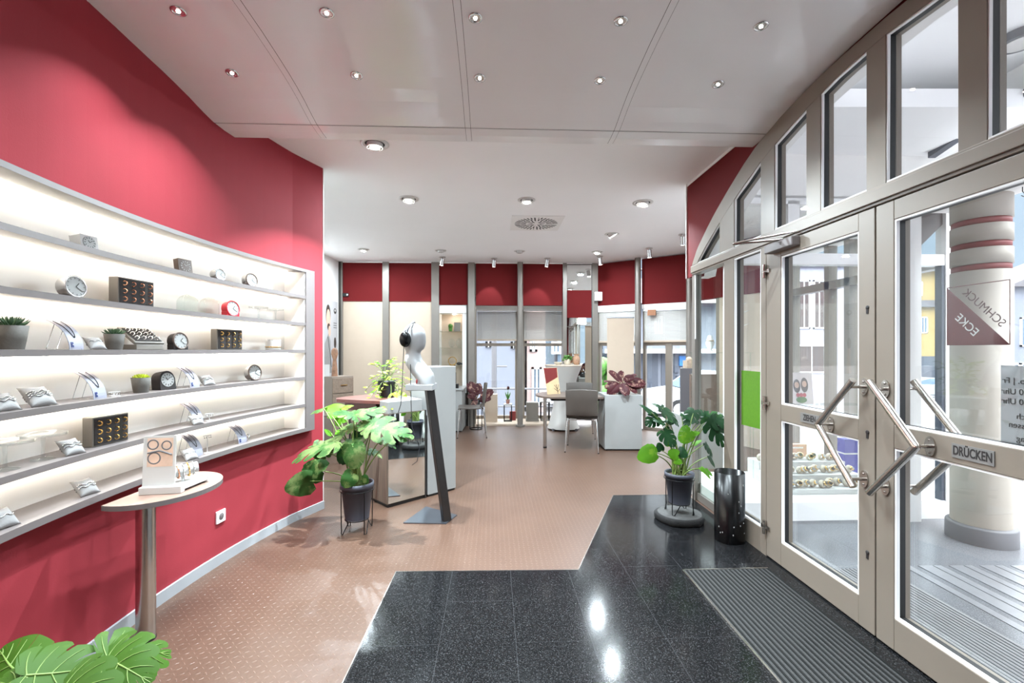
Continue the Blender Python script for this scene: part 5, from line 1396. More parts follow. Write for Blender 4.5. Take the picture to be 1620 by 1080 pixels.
# bin, stone and shop window contents
t = thing('waste_bin', 'black cylindrical metal bin with punched holes beside the sidelight', 'bin', (1.60, 3.35, .004))
mb = MB(); mb.lathe([(.104, 0), (.104, .5), (.0995, .5), (.0995, .02), (1e-4, .018)], 40); mb.build('body', M['blackgloss'], t)
mb = MB()
for k in range(14):
    a = -PI / 2 + RND.uniform(-1.2, 1.0); z = RND.uniform(.06, .44); mb = MB(); mb.ball((.104 * math.cos(a), .104 * math.sin(a), z), (.004, .004, .006), 6); mb.build('punched_hole', M['cushion'], t)
mb = MB(); rings = []
for z, r in ((0, .175), (.012, .19), (.045, .192), (.056, .186), (.06, .175)):
    rings.append([(r * (1 + .03 * math.sin(5 * a) + .02 * math.sin(11 * a + z * 40)) * math.cos(a), r * (1 + .03 * math.sin(5 * a) + .02 * math.sin(11 * a)) * math.sin(a), z) for a in [2 * PI * i / 56 for i in range(56)]])
mb.loft(rings, 0, True)
t = thing('stone_slab', 'round rough edged grey stone slab under the dark monstera', 'stone', (1.375, 3.74, .004)); mb.build('edge', M['stone'], t)
mb = MB(); mb.lathe([(.172, .06), (.168, .0615), (1e-4, .062)], 40); mb.build('top', M['stonetop'], t)
# shop window: stepped display of watches
def SW(x, y, z=.15): return Vector((PL.x + x * math.cos(PR) - y * math.sin(PR), PL.y + x * math.sin(PR) + y * math.cos(PR), z))
for k in range(3):
    mb = MB(); mb.bb(.62, 1.46, .2 + k * .2, .4 + k * .2, .149, .19 + k * .07); one(mb, 'display_step', M['paper'], ('lowest', 'middle', 'highest')[k] + ' white display step under the watches in the porch window', 'platform', PL, PR)
def watch_proto():
    t = thing('display_watch', 'wrist watch on a small white cuff in the porch display window', 'watch', SW(.66, .25, .1905), 0, 'watches in the porch display window')
    mb = MB(); mb.torus((0, 0, 0), .026, .009, 16, 8, M=Matrix.Translation((0, 0, .032)) @ Matrix.Rotation(PI / 2, 4, 'X') @ Matrix.Diagonal((1, 1, 2.0, 1))); mb.build('strap', M['curtain'], t)
    mb = MB(); mb.lathe([(.02, -.004), (.02, .004), (.016, .006), (1e-4, .006)], 18, M=Matrix.Translation((0, -.03, .045)) @ Matrix.Rotation(1.0, 4, 'X')); mb.build('case', M['gold'], t)
    mb = MB(); mb.lathe([(.016, .0065), (1e-4, .0065)], 18, M=Matrix.Translation((0, -.03, .045)) @ Matrix.Rotation(1.0, 4, 'X')); mb.build('dial', M['dial'], t)
    return t
wp = watch_proto(); wp2 = None
for k in range(3):
    for i in range(13):
        if k == 0 and i == 0: continue
        pos = SW(.66 + i * .062 + RND.uniform(-.008, .008), .25 + k * .2 + RND.uniform(0, .08), .19 + k * .07 + .0005)
        dup(wp, pos, RND.uniform(-.7, .7))
mb = MB(); mb.bb(-.12, .12, -.03, .03, 0, .30); v = SW(1.12, .83, .15)
t = thing('peach_carton', 'peach coloured printed carton behind the watches in the porch display window', 'carton', v + Vector((0, .02, 0)), PR)
mb.build('carton', M['orangecard'], t); mb = MB(); mb.bb(-.02, .04, -.032, -.0302, .12, .2); mb.bb(-.08, .08, -.032, -.0302, .26, .275); mb.build('print', M['speckle'], t)
for px, w, z0, z1, lb in ((1350, .16, .15, .52, 'tall violet box beside the watches in the porch display window'), (1340, .10, .15, .34, 'short violet box beside the watches in the porch display window')):
    k = ray(px); v = SW(1.62, .75 if z1 > .4 else .5, z0); mb = MB(); mb.bb(-w / 2, w / 2, -.05, .05, 0, z1 - z0); mb.bb(-w / 2 - .001, w / 2 + .001, -.051, .051, (z1 - z0) * .6, (z1 - z0) * .64, 1); one(mb, 'violet_box', [M['purple'], M['paper']], lb, 'box', v, PR)
t = thing('photo_card', 'photo card of two dark haired people with red tulips in the porch display window', 'card', SW(1.02, .58, .8846), PR - .1)
T = Matrix.Rotation(-.12, 4, 'X')
mb = MB(); mb.bb(-.11, .11, -.002, .002, 0, .30, M=T); cd = mb.build('card', mat('pale card', (232, 216, 214), .5), t)
def pc_(x, z, rx, rz, m, nm, y):
    mb = MB(); mb.lathe([(1e-4, 0), (1, 0)], 20, M=T @ Matrix(((rx, 0, 0, x), (0, 0, -1, y), (0, rz, 0, z), (0, 0, 0, 1)))); return mb.build(nm, M[m], cd)
pc_(-.035, .17, .032, .065, 'hair', 'printed_hair', -.0024); pc_(.035, .18, .034, .07, 'hair', 'printed_hair', -.0024); pc_(-.035, .18, .021, .03, 'skin', 'printed_face', -.0028); pc_(.035, .19, .021, .03, 'skin', 'printed_face', -.0028)
for x in (-.03, 0, .03): pc_(x, .085, .017, .02, 'tulip', 'printed_tulip', -.0032)
pc_(0, .04, .05, .03, 'leafgreen', 'printed_leaves', -.0028)
mb = MB(); mb.bb(-.5, .6, -.1, .1, .0, .004); mb.tube([(-.45, 0, .0), (-.45, 0, -.735)], .006, 8); mb.tube([(.57, 0, .0), (.57, 0, -.735)], .006, 8)
one(mb, 'glass_riser', M['wglass'], 'clear glass riser carrying the photo card in the porch display window', 'riser', SW(1.0, .58, .88), PR)
# inside the shop window, seen past the post
mb = MB(); mb.bb(-.3, .3, -.15, .15, -.008, 0); mb.tube([(-.28, .12, -.008), (-.28, .12, -1.36)], .008, 8); mb.tube([(.28, .12, -.008), (.28, .12, -1.36)], .008, 8); mb.tube([(-.28, -.12, -.008), (-.28, -.12, -1.36)], .008, 8); mb.tube([(.28, -.12, -.008), (.28, -.12, -1.36)], .008, 8)
one(mb, 'glass_table', [M['wglass']], 'glass display table inside the shop window past the steel post', 'display table', P(1140, 556, 5.2) + Vector((0, 0, -.005)) if False else Vector((2.38, 5.2, 1.37)))
for dx, lb in ((-.14, 'nearer the rear front'), (.06, 'nearer the porch')):
    t = thing('jewellery_bust', 'white jewellery bust on the glass display table, ' + lb, 'jewellery stand', (2.38 + dx, 5.15, 1.371), .4)
    mb = MB(); mb.lathe([(.05, 0), (.045, .01), (.02, .03), (.05, .1), (.03, .16), (.02, .19)], 18); mb.build('bust', M['paper'], t); mb = MB(); mb.torus((0, 0, .13), .043, .003, 18, 6); mb.build('necklace', M['gold'], t)
mb = MB(); mb.bb(-.16, .16, -.02, .02, 0, .5); one(mb, 'dark_picture', M['brown'], 'dark brown framed board leaning inside the shop window past the steel post', 'board', (2.35, 5.6, .6))
mb = MB(); mb.bb(-.3, .3, -.25, .25, 0, .6); one(mb, 'display_plinth', M['cabgrey'], 'grey plinth under the dark brown board inside the shop window', 'plinth', (2.35, 5.6, 0))
mb = MB(); mb.tube([(0, 0, 0), (.02, 0, .25), (.0, 0, .45)], .012, 6)
for k in range(9): a = k * 2.4; z = .2 + k * .03; mb.tube([(.01, 0, z), (.08 * math.cos(a), .05 * math.sin(a), z + .1), (.16 * math.cos(a), .1 * math.sin(a), z + .13)], [.008, .006, .002], 5)
one(mb, 'white_branch', M['paper'], 'white painted branch standing on the glass display table', 'ornament', (2.56, 5.22, 1.3705))
# ================================================================== PLANTS
M['vein'] = mat('pale leaf vein', (108, 132, 62), .5)
def sm(x): x = max(0., min(1., x)); return x * x * (3 - 2 * x)
def leaf(mb, base_, tip, hint, width=1.0, split=0.0, mi=0, droop=.18, fold=.10, wave=.02, oval=False, nr=6, nw=4, gap=.36, vein=None):
    base_, tip = Vector(base_), Vector(tip)
    X = tip - base_; L = X.length; X.normalize()
    Z = Vector(hint); Z = Z - X * Z.dot(X)
    if Z.length < 1e-4: Z = X.orthogonal()
    Z.normalize(); Y = Z.cross(X)
    if oval:
        ts = [0, .0, .05, .18, .34, .52, .70, .86, 1.0]; ph = [95, 80, 70, 60, 52, 44, 36, 26, 4]; ln = [.02, .14, .24, .30, .31, .29, .23, .15, .01]
    else:
        ts = [0, 0, .03, .20, .42, .68, 1.0]; ph = [172, 132, 98, 72, 52, 32, 3]; ln = [.12, .36, .46, .49, .44, .30, .02]
    bend = math.radians(16)
    def rp(j, r):
        a = math.radians(ph[j]) - bend * r
        l = ln[j] * width * r
        return Vector((ts[j] * .94 + l * math.cos(a) * (1 if not oval else 1), l * math.sin(a)))
    seed = (base_.x * 37 + base_.z * 91 + base_.y * 53) % 6.28
    for sg in (1, -1):
        for j in range(len(ts) - 1):
            vs = []
            for i in range(nr + 1):
                r = i / nr
                for w in range(nw + 1):
                    q = w / nw
                    k = split * sm((r - .32) / .45) * (.55 if j in (0, len(ts) - 2) else 1.0)
                    qq = .5 + (q - .5) * (1 - gap * k)
                    rr = r * (1 - (.16 if split > .2 else .02) * r * (2 * q - 1) ** 2 * (1 if split else .3))
                    p = rp(j, rr).lerp(rp(j + 1, rr), qq)
                    x, y = p.x, p.y
                    z = -droop * (x * abs(x)) - fold * 0 + fold * abs(y) * (1 - 1.9 * abs(y)) - droop * .9 * y * y * 2 + wave * math.sin(7 * x + seed + 3 * y * sg)
                    vs.append(base_ + (X * x + Y * (y * sg) + Z * z) * L)
            fs = []; n = nw + 1
            for i in range(nr):
                for w in range(nw):
                    o = i * n + w
                    fs.append((o, o + 1, o + n + 1, o + n) if sg < 0 else (o, o + n, o + n + 1, o + 1))
            mb.add(vs, fs, mi, True)
    if vein is not None:                               # raised pale veins on the upper side
        def vp(p, sg): 
            x, y = p.x, p.y
            return base_ + (X * x + Y * (y * sg) + Z * (-droop * x * abs(x) + fold * abs(y) * (1 - 1.9 * abs(y)) - droop * 1.8 * y * y + wave * math.sin(7 * x + seed + 3 * y * sg))) * L + Z * .0012
        mb.tube([vp(Vector((.94 * k / 10, 0)), 1) for k in range(11)], [.0034 - .0024 * k / 10 for k in range(11)], 6, vein)
        for sg in (1, -1):
            for j in range(1, len(ts) - 1):
                m_ = [rp(j, r).lerp(rp(j + 1, r), .5) for r in (0, .2, .4, .6, .8)]
                mb.tube([vp(q, sg) for q in m_], [.0018, .0015, .0012, .001, .0006], 5, vein)
def bez(a, b, c, n=10):
    return [a * (1 - t) ** 2 + b * 2 * t * (1 - t) + c * t * t for t in [k / n for k in range(n + 1)]]
UPC = Vector((0, -.75, .66))                          # leaves tip towards the windows and the room
def plant(name, label, loc, potr, poth, potz, specs, mats, D0, root_h, stand=True, potmat='pot', stem_r=.006, root_r=.05, gap=.36, vein=None):
    t = thing(name, label, 'potted plant', loc)
    loc = Vector(loc)
    rb = potr * .72
    mb = MB(); mb.lathe([(rb, potz), (potr * .93, potz + poth * .86), (potr, potz + poth * .86), (potr, potz + poth), (potr * .93, potz + poth), (potr * .9, potz + poth * .86)], 36); po = mb.build('pot', M[potmat], t)
    mb = MB(); mb.lathe([(potr * .92, potz + poth * .88), (1e-4, potz + poth * .92)], 24); mb.build('soil', M['soil'], po)
    if stand:
        s = MB(); zr = potz + poth * .80; R = potr * .98
        s.torus((0, 0, zr), R + .004, .004, 36, 6)
        for k in range(4):
            a = k * PI / 2 + .75; c, q = math.cos(a), math.sin(a); px_, py_ = -q, c
            top = Vector((c * (R + .004), q * (R + .004), zr)); ft = Vector((c * (R + .0), q * (R + .0), .004))
            s.tube([top, Vector((c * (R + .002), q * (R + .002), potz * .5)), ft, ft + Vector((px_ * .02, py_ * .02, 0)), Vector((c * (rb + .0) + px_ * .05, q * (rb + .0) + py_ * .05, potz - .004))], .004, 6)
        s.torus((0, 0, potz - .006), rb * .98, .004, 30, 6)
        s.build('wire_stand', M['blackmetal'], t)
    F, S = MB(), MB()
    zs_ = potz + poth * .9
    for k, sp in enumerate(specs):
        bx, by, bd, tx, ty, td, w, spl, mi = sp[:9]
        hint = Vector(sp[9]) if len(sp) > 9 else UPC
        b = P(bx, by, D0 + bd) - loc; tp = P(tx, ty, D0 + td) - loc
        leaf(F, b, tp, hint, w, spl, mi, gap=gap, vein=vein)
        an = k * 2.4; r0 = Vector((root_r * math.cos(an), root_r * math.sin(an), zs_))
        d = (b - r0); mid = r0 + Vector((d.x * .25, d.y * .25, d.z * .62 + .02))
        S.tube(bez(r0, mid, b), [stem_r * (1 - .45 * i / 10) for i in range(11)], 7)
    F.build('foliage', [M[m] for m in mats], t); S.build('stems', M['stem'], t)
    return t
CAM = (0, -1, .25); UP = (0, -.3, 1); LFT = (-.5, -.7, .5); RGT = (.6, -.6, .5)
spec1 = [  # base px, depth, tip px, depth, width, split, material, facing
    (490, 761, -.02, 446, 775, -.06, 1.05, 0, 1, CAM), (509, 745, .04, 476, 738, .06, 1.25, 0, 0, (.1, -.9, .4)), (532, 699, -.10, 452, 722, -.16, .95, .75, 1, UP),
    (498, 708, -.08, 527, 716, -.05, 1.3, .3, 0, (.1, -.8, .6)), (512, 646, .10, 487, 652, .12, 1.0, .4, 1, UP), (520, 652, .12, 548, 640, .18, 1.1, 0, 3, (0, -.8, .6)),
    (563, 655, .02, 612, 640, .10, 1.15, .7, 1, UP), (560, 656, .0, 527, 648, -.04, 1.2, .6, 0, UP), (592, 672, -.10, 657, 687, -.16, 1.0, .75, 1, (.1, -.6, .8)),
    (590, 676, -.08, 566, 664, -.02, 1.3, .5, 1, (0, -.7, .7)), (558, 706, -.14, 561, 742, -.18, 1.25, .15, 1, CAM), (549, 710, -.06, 538, 734, -.1, 1.3, 0, 2, CAM),
    (557, 750, -.13, 541, 770, -.16, 1.3, 0, 0, CAM), (548, 698, -.02, 578, 692, -.06, 1.1, .5, 1, UP), (566, 684, .05, 562, 704, .04, 1.0, 0, 2, CAM),
    (524, 686, .08, 515, 678, .06, 1.4, .2, 3, UP), (533, 682, .06, 550, 676, .08, 1.3, 0, 3, UP), (584, 712, .05, 608, 722, .02, .8, .6, 0, UP),
    (636, 686, -.12, 652, 690, -.2, .8, .5, 0, RGT), (541, 646, .15, 560, 638, .2, 1.0, .3, 3, UP), (540, 668, .12, 532, 652, .14, 1.2, .0, 3, CAM), (575, 762, -.12, 579, 752, -.14, 1.3, 0, 0, CAM),
    (560, 672, .06, 520, 690, .0, 1.0, .6, 1, UP), (600, 660, .08, 575, 650, .1, 1.1, .6, 0, UP), (604, 694, .02, 628, 706, -.06, .8, .7, 0, UP)]
c1 = flo(565, 838.5)
plant('monstera_plant', 'big variegated monstera in a slate blue pot on a wire stand before the mirror counter', (c1.x, c1.y, 0), .125, .275, .10, spec1, ['varieg', 'varieg2', 'mondark', 'monbright'], c1.y, .4)
spec2 = [
    (1124, 663, -.02, 1150, 708, -.10, 1.05, .85, 0, (0, -.6, .75)), (1122, 661, .0, 1163, 668, -.04, 1.15, .85, 0, (.1, -.7, .7)), (1120, 662, .04, 1104, 645, .10, 1.1, .8, 0, (0, -.7, .7)),
    (1048, 645, .0, 1080, 672, -.06, 1.0, .6, 0, UP), (1048, 646, .03, 1030, 634, .08, .7, .2, 0, UP), (1030, 652, .0, 1011, 636, .04, .7, 0, 0, UP), (1040, 660, .02, 1022, 672, -.04, 1.1, .3, 0, (.2, -.8, .5)),
    (1050, 668, -.04, 1032, 660, -.02, 1.2, .4, 0, UP), (1050, 682, -.06, 1070, 706, -.12, 1.2, .4, 0, (0, -.8, .6)), (1056, 668, -.02, 1066, 660, .02, 1.2, .2, 0, UP), (1098, 650, .06, 1080, 676, .02, .9, .5, 0, LFT),
    (1092, 682, -.04, 1077, 698, -.08, 1.25, .1, 1, CAM), (1094, 686, -.02, 1108, 680, .0, 1.0, .1, 1, UP), (1034, 715, -.08, 1010, 725, -.14, 1.1, 0, 1, CAM), (1033, 718, -.06, 1030, 702, -.06, 1.2, 0, 1, CAM),
    (1046, 712, -.05, 1042, 700, -.05, 1.2, 0, 0, CAM), (1054, 700, -.03, 1062, 704, -.02, 1.2, 0, 1, CAM), (1072, 720, -.1, 1058, 715, -.12, 1.2, 0, 1, CAM), (1074, 712, -.06, 1088, 722, -.1, 1.2, 0, 0, CAM),
    (1068, 728, -.1, 1080, 732, -.12, 1.1, 0, 1, CAM), (1116, 702, .0, 1131, 724, -.04, .9, .3, 0, RGT), (1122, 722, .02, 1134, 740, -.02, .8, .1, 0, RGT), (1118, 742, -.02, 1128, 752, -.06, 1.2, .1, 1, RGT),
    (1110, 740, -.06, 1128, 757, -.12, .8, 0, 1, RGT), (1098, 702, .03, 1110, 694, .02, .9, .1, 1, UP), (1104, 668, .06, 1090, 658, .1, 1.0, .4, 0, UP), (1078, 655, .06, 1096, 664, .04, 1.0, .6, 0, UP)]
plant('monstera_plant', 'dark green monstera in a slate blue pot standing on the grey stone slab', (1.375, 3.74, .066), .118, .245, .085, spec2, ['mondark', 'monbright'], 3.74, .4)
spec3 = [(40, 1069, .0, 176, 1050, .10, 1.3, .45, 0, (0, -.55, .85)), (38, 1070, .02, 95, 1014, .18, 1.0, .1, 0, (.2, -.6, .8)), (34, 1072, .0, -50, 1110, -.06, 1.2, .5, 0, (-.1, -.6, .8)),
         (168, 1038, .12, 282, 1022, .26, 1.25, .85, 0, (0, -.62, .8)), (168, 1040, .12, 232, 1074, .06, 1.2, .7, 0, (0, -.6, .8)), (30, 1066, .06, -14, 1022, .12, 1.2, .1, 0, (.1, -.7, .7)), (100, 1085, -.02, 160, 1130, -.1, 1.2, .4, 0, (0, -.6, .8))]
plant('monstera_plant', 'bright green monstera leaves in the near corner below the red wall', (-1.3, 1.22, 0), .13, .26, .07, spec3, ['monfront', 'vein'], 1.24, .3, stem_r=.008, gap=.26, vein=1)

# trailing plant on the counter
vl = Vector((-1.235, 4.48, .9345))
t = thing('trailing_plant', 'yellow green trailing plant in a black pot on the mirrored counter', 'potted plant', vl)
mb = MB(); mb.lathe([(.068, 0), (.088, .14), (.09, .165), (.083, .165), (.08, .15)], 28); mb.build('pot', M['black'], t)
mb = MB(); mb.lathe([(.082, .145), (1e-4, .15)], 20); mb.build('soil', M['soil'], t)
F, S = MB(), MB()
rn = random.Random(5)
tips = [(582, 576), (592, 572), (600, 578), (612, 570), (622, 566), (632, 584), (640, 590), (628, 578), (616, 588), (604, 590), (590, 598), (588, 612), (594, 626), (600, 636), (586, 634), (612, 632), (626, 626), (634, 618), (642, 608), (646, 600), (620, 600), (606, 612), (616, 640), (636, 634), (598, 604), (640, 572), (609, 600), (578, 618), (650, 622), (602, 622)]
for k, (px, py) in enumerate(tips):
    tp = P(px, py, 4.42 + rn.uniform(-.16, .2)) - vl
    r0 = Vector((rn.uniform(-.05, .05), rn.uniform(-.05, .05), .15))
    mid = r0.lerp(tp, .5) + Vector((0, 0, .10))
    if tp.z < .012: tp.z = .012
    pts = bez(r0, mid, tp, 8); S.tube(pts, .0025, 5)
    for q in range(4):
        b = pts[8 - q]; a = rn.uniform(0, 6.28); L = rn.uniform(.045, .075)
        d = Vector((math.cos(a) * .9, math.sin(a) * .6, rn.uniform(-.35, .25)))
        leaf(F, b, b + d * L, (rn.uniform(-.3, .3), -.6, .8), 1.0, 0, 0 if rn.random() < .7 else 1, oval=True, nr=3, nw=2)
for pts in ([(.06, -.02, .14), (.16, -.05, .05), (.185, -.30, -.08), (.20, -.33, -.3)], [(.05, -.04, .14), (.12, -.22, .06), (.12, -.40, -.05), (.05, -.42, -.20)]):
    pts = [Vector(p) for p in pts]
    S.tube(bez(pts[0], pts[1], pts[2], 6) + [pts[3]], .003, 5)
    for p in pts[1:]:
        for q in range(3):
            a = rn.uniform(0, 6.28); leaf(F, p, p + Vector((math.cos(a) * .07, -.03 + math.sin(a) * .03, rn.uniform(-.05, .02))), (0, -.8, .6), 1.0, 0, 0, oval=True, nr=3, nw=2)
F.build('foliage', [M['vine'], M['monbright']], t); S.build('stems', M['stem'], t)

def big_leaf_plant(name, label, loc, potr, poth, leaves, D0, stand=0, pm='black'):
    t = thing(name, label, 'potted plant', loc); loc = Vector(loc)
    if stand:
        s = MB(); w = .11
        for k in range(4):
            a = k * PI / 2 + .4; s.tube([(w * math.cos(a), w * math.sin(a), 0.004), (w * math.cos(a), w * math.sin(a), stand)], .008, 6)
        s.torus((0, 0, .008), w, .008, 24, 6); s.torus((0, 0, stand), w, .008, 24, 6); s.tube([(-w, 0, stand), (w, 0, stand)], .008, 6); s.build('wire_stand', M['blackmetal'], t)
    mb = MB(); mb.lathe([(potr * .8, stand + .005), (potr, stand + poth), (potr * .92, stand + poth), (potr * .9, stand + poth * .9)], 28); po = mb.build('pot', M[pm], t)
    mb = MB(); mb.lathe([(potr * .92, stand + poth * .9), (1e-4, stand + poth * .92)], 20); mb.build('soil', M['soil'], po)
    F, S = MB(), MB()
    for bx, by, bd, tx, ty, td, w, hint in leaves:
        b, tp = P(bx, by, D0 + bd) - loc, P(tx, ty, D0 + td) - loc
        leaf(F, b, tp, hint, w, 0, 0, oval=True, fold=.2); S.tube(bez(Vector((0, 0, stand + poth * .9)), (b + Vector((0, 0, stand + poth))) * .5, b, 6), .006, 6)
    F.build('foliage', M['maroon'], t); S.build('stems', M['brownstem'], t)
D = 6.45
lv = [(984, 604, 0, 967, 585, .0, 1.6, (.5, -.6, .4)), (986, 602, .1, 1004, 589, .1, 1.7, UP), (988, 604, -.05, 1022, 602, -.05, 1.5, (.2, -.7, .7)), (990, 606, 0, 1020, 609, -.1, 1.4, CAM), (984, 606, -.1, 992, 622, -.22, 1.9, CAM),
      (980, 606, -.05, 964, 622, -.12, 1.7, CAM), (978, 606, .05, 957, 600, .05, 1.6, UP), (978, 600, .1, 985, 587, .12, 1.8, CAM), (994, 607, -.05, 1008, 620, -.12, 1.6, (.4, -.8, .3)), (975, 608, 0, 958, 612, -.05, 1.5, CAM), (986, 600, -.05, 1003, 596, -.1, 1.7, CAM)]
big_leaf_plant('prayer_plant', 'maroon leaved plant in a dark pot on the grey drawer unit', ((984.5 - 810) * D / 720, D, .7705), .075, .11, lv, D, pm='black')
D = 8.05
lv = [(756, 625, 0, 742, 606, 0, 1.8, CAM), (757, 624, 0, 757, 606, .05, 1.7, CAM), (760, 628, -.05, 779, 618, -.08, 1.6, CAM), (759, 630, -.05, 776, 630, -.1, 1.5, CAM), (753, 628, -.05, 741, 626, -.1, 1.8, CAM), (755, 632, -.08, 747, 640, -.14, 1.8, CAM), (758, 631, 0, 768, 636, -.08, 1.3, CAM), (754, 625, .05, 748, 615, .1, 1.6, CAM)]
big_leaf_plant('prayer_plant', 'maroon leaved plant on a round black wire stand behind the side on chair', ((753 - 810) * D / 720, D, 0), .085, .12, lv, D, stand=.40)

# ================================================================== LAMPS
def downlight(px, py, r, on, label, tiltv=(0, 0), power=30, spread=PI, size=1.1):
    D = FPX * 1.6 / (HY - py); loc = Vector((ray(px) * D, D, 3.0))
    t = thing('ceiling_downlight', label, 'ceiling lamp', loc, 0, 'big round downlights in the white ceiling')
    mb = MB(); mb.lathe([(r, -.0005), (r, -.006), (r * .72, -.008), (r * .70, -.001)], 36); mb.build('ring', M['ringwhite'], t)
    mb = MB(); mb.lathe([(r * .71, -.002), (r * .58, -.0015)], 30); mb.build('gap', M['lampoff'], t)
    T = Matrix.Rotation(tiltv[0], 4, 'X') @ Matrix.Rotation(tiltv[1], 4, 'Y')
    mb = MB(); mb.lathe([(r * .56, .02), (r * .58, -.03), (r * .52, -.034)], 30, M=T); h_ = mb.build('head', M['ringwhite'], t)
    mb = MB(); mb.lathe([(r * .53, -.0335), (1e-4, -.035)], 30, M=T); mb.build('lens', M['lens'] if on else M['lensoff'], h_)
    if on: lamp('downlight_bulb', 'AREA', (0, 0, -.05), power, t, size=r * size, spread=spread)
    return t
downlight(593, 227, .108, True, 'big lit downlight nearest the red wall and the ceiling panel edge', power=PW['big'] * .95, spread=1.8, size=.6)
downlight(647, 314, .105, True, 'big lit downlight above the bust with headphones', (-.2, 0), power=PW['big'])
downlight(833, 316, .095, True, 'big lit downlight just before the square ceiling vent', (-.1, 0), power=PW['big'])
downlight(1017, 320, .11, True, 'big lit downlight near the red wall over the entrance front', (-.1, .2), power=PW['big'] * .8, spread=2.2)
downlight(575, 394, .09, True, 'lit downlight in the far row nearest the white rear wall', (-.2, 0), power=PW['big'] * .7)
downlight(697, 396, .09, False, 'unlit downlight in the far row above the lit showcase')
downlight(822, 397, .09, False, 'unlit downlight in the far row behind the square ceiling vent')
downlight(968, 370, .10, True, 'lit tilted downlight beside the square ceiling vent', (0, -.5), power=PW['big'] * .4)
downlight(945, 398, .095, True, 'lit downlight in the far row above the wall mirror', (-.2, .2), power=PW['big'] * .4)
def halogen(px, py, label):
    z = 2.97
    for _ in range(6):
        D = FPX * (z - EYE) / (HY - py); v = D * math.cos(TH) - ray(px) * D * math.sin(TH); z = panel_z(v)
    t = thing('halogen_spot', label, 'ceiling lamp', (ray(px) * D, D, z), 0, 'small halogen spots in the glossy ceiling panel')
    sl = (panel_z(v + .03) - panel_z(v - .03)) / .06
    T = Matrix.Rotation(math.atan(sl), 4, 'X')
    mb = MB(); mb.lathe([(.033, -.0005), (.033, -.004), (.024, -.006), (.023, -.001)], 28, M=T); mb.build('ring', M['chrome'], t)
    mb = MB(); mb.lathe([(.024, -.003), (.012, -.0008), (.008, -.0008)], 24, M=T); mb.build('reflector', M['silver'], t)
    mb = MB(); mb.lathe([(.009, -.001), (.008, -.006), (1e-4, -.008)], 16, M=T); mb.build('bulb', M['tinylens'], t)
    lamp('halogen_light', 'AREA', (0, 0, -.012), PW['spot'], t, size=.035, spread=1.8)
ordn = ['first', 'second', 'third', 'fourth', 'fifth']
for row, q in (('nearer row', ((282, 17), (517, 20), (752, 28), (982, 33), (1204, 41))), ('farther row', ((367, 115), (564, 119), (759, 123), (949, 127), (1136, 133)))):
    for k, (px, py) in enumerate(q): halogen(px, py, 'small halogen spot, %s from the red wall in the %s of the glossy ceiling' % (ordn[k], row))
def added_halogen(x, y):  # unseen spots, added out of view to help light the room
    t = thing('halogen_spot', 'added small chrome halogen spot out of view in the ceiling panel, lighting the room', 'ceiling lamp', (x, y, 3.0), 0, 'added halogen spots out of view')
    mb = MB(); mb.lathe([(.033, -.0005), (.033, -.004), (.024, -.006), (.023, -.001)], 28); mb.build('ring', M['chrome'], t)
    mb = MB(); mb.lathe([(.022, -.001), (1e-4, -.003)], 16); mb.build('bulb', M['tinylens'], t)
    lamp('halogen_light', 'AREA', (0, 0, -.012), PW['spot'], t, size=.035, spread=1.8)
for y in (1.35, .55, -.6, -1.6):
    for x in (-1.25, -.2, .9): added_halogen(x, y)
def cylspot(px, py, label, target, power, lit=True):
    D = FPX * 1.6 / (HY - py); loc = Vector((ray(px) * D, D, 3.0))
    t = thing('spot_lamp', label, 'spot lamp', loc, 0, 'cylinder spot lamps along the rear front')
    mb = MB(); mb.cyl((0, 0, 0), (0, 0, -.012), .055, n=24); mb.tube([(0, 0, -.012), (0, 0, -.05)], .008, 8); mb.build('canopy', M['ringwhite'], t)
    d = (Vector(target) - loc - Vector((0, 0, -.1))).normalized()
    d = (d + Vector((0, 0, -.7))).normalized(); a = Vector((0, 0, -.05)) - d * .02
    mb = MB(); mb.tube([a, a + d * .12], .036, 18); mb.build('lamp_head', M['silver'], t)
    mb = MB(); mb.tube([a + d * .1205, a + d * .1215], .03, 18); mb.build('lens', M['lens'], t)
    lamp('spot_bulb', 'SPOT', a + d * .135, power, t, size=.03, target=Vector(target) - loc, angle=.85, blend=.3)
cylspot(700, 406, 'cylinder spot lamp before the post beside the lit showcase', Bw(Bt(660), 0, 1.6), PW['cyl'])
cylspot(782, 408, 'cylinder spot lamp above the rear window with the beige block', B2 + Vector((2.6, -.05, 1.35)), PW['cyl'])
cylspot(866, 408, 'cylinder spot lamp above the rear window behind the bar table', B2 + Vector((3.4, -.05, 1.35)), PW['cyl'])
cylspot(949, 405, 'cylinder spot lamp above the wall mirror post', Cw(Ct(975), 0, 1.2), PW['cyl'])
cylspot(1027, 392, 'cylinder spot lamp above the angled window with the parked car', Cw(Ct(1045), 0, 1.3), PW['cyl'])
cylspot(1080, 370, 'cylinder spot lamp nearest the red wall of the entrance front', Cw(1.7, -.2, 1.2), PW['cyl'])
# square vent
D = FPX * 1.6 / (HY - 353); vx = ray(848) * D
t = thing('ceiling_vent', 'square white ceiling vent with a round swirl of slots', 'vent', (vx, D, 3.0), TH)
mb = MB(); mb.bb(-.32, .32, -.33, .33, -.008, 0); mb.build('plate', M['wallwhite'], t, bev=.003)
mb = MB()
for ring_, n, r0, r1 in ((0, 12, .05, .12), (1, 24, .13, .20), (2, 36, .205, .27)):
    for k in range(n):
        a = 2 * PI * k / n + ring_ * .1; mb.box(((r0 + r1) / 2 * math.cos(a), (r0 + r1) / 2 * math.sin(a), -.0085), (r1 - r0, .016, .002), a)
mb.build('slots', M['lampoff'], t)
mb = MB()
for a in (0, PI / 2): mb.box((0, 0, -.0105), (.56, .014, .002), a)
mb.build('cross_bar', M['wallwhite'], t)
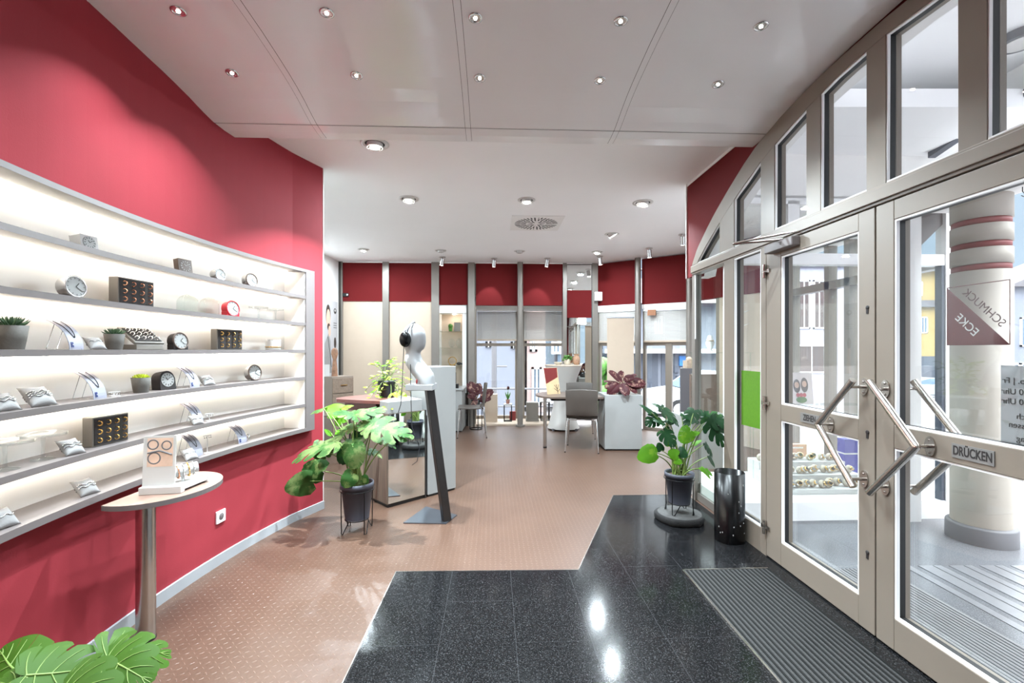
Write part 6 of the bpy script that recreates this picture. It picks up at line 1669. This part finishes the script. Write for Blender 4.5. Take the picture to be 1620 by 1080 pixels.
# porch ceiling lamp
t = thing('porch_downlight', 'round grey lamp on the white porch ceiling', 'ceiling lamp', (3.08, 2.75, 3.3))
mb = MB(); mb.cyl((0, 0, 0), (0, 0, -.05), .11, n=28); mb.build('housing', M['columngrey'], t); mb = MB(); mb.cyl((0, 0, -.05), (0, 0, -.054), .085, n=24); mb.build('lens', M['lensoff'], t)
# ================================================================== SKY, CAMERA
w = bpy.data.worlds.new('World'); SC.world = w; w.use_nodes = True
nt = w.node_tree; bg = nt.nodes['Background']
tc = nt.nodes.new('ShaderNodeTexCoord'); sx = nt.nodes.new('ShaderNodeSeparateXYZ'); nt.links.new(tc.outputs['Generated'], sx.inputs[0])
cr = nt.nodes.new('ShaderNodeValToRGB'); nt.links.new(sx.outputs[2], cr.inputs[0])
cr.color_ramp.elements[0].position = 0.22; cr.color_ramp.elements[0].color = (.185, .235, .29, 1)
cr.color_ramp.elements[1].position = .62; cr.color_ramp.elements[1].color = (3.5, 3.65, 3.8, 1)
nt.links.new(cr.outputs[0], bg.inputs[0]); bg.inputs[1].default_value = PW['sky']
sun = bpy.data.lights.new('sun', 'SUN'); sun.energy = PW['sun']; sun.angle = .5; sun.color = (1, .97, .92)
so = bpy.data.objects.new('sun', sun); COL.objects.link(so); so.rotation_euler = (math.radians(48), 0, math.radians(-35))
cam = bpy.data.cameras.new('camera'); co = bpy.data.objects.new('camera', cam); COL.objects.link(co)
co.location = (0, 0, EYE); co.rotation_euler = (PI / 2, 0, 0)
cam.sensor_width = 36; cam.lens = FPX / 1620 * 36; cam.shift_y = 13 / 1620; cam.clip_start = .05; cam.clip_end = 500
SC.camera = co
vs_ = SC.view_settings
vs_.view_transform = 'Standard'; vs_.look = 'None'; vs_.gamma = 1; vs_.use_curve_mapping = False; vs_.exposure = PW['exp']
cy = SC.cycles
cy.use_denoising = True
try: cy.denoiser = 'OPENIMAGEDENOISE'; cy.denoising_input_passes = 'RGB_ALBEDO_NORMAL'
except Exception: pass
cy.max_bounces = 12; cy.diffuse_bounces = 5; cy.glossy_bounces = 6; cy.transparent_max_bounces = 24; cy.transmission_bounces = 8
cy.sample_clamp_indirect = 6.0; cy.caustics_reflective = False; cy.caustics_refractive = False
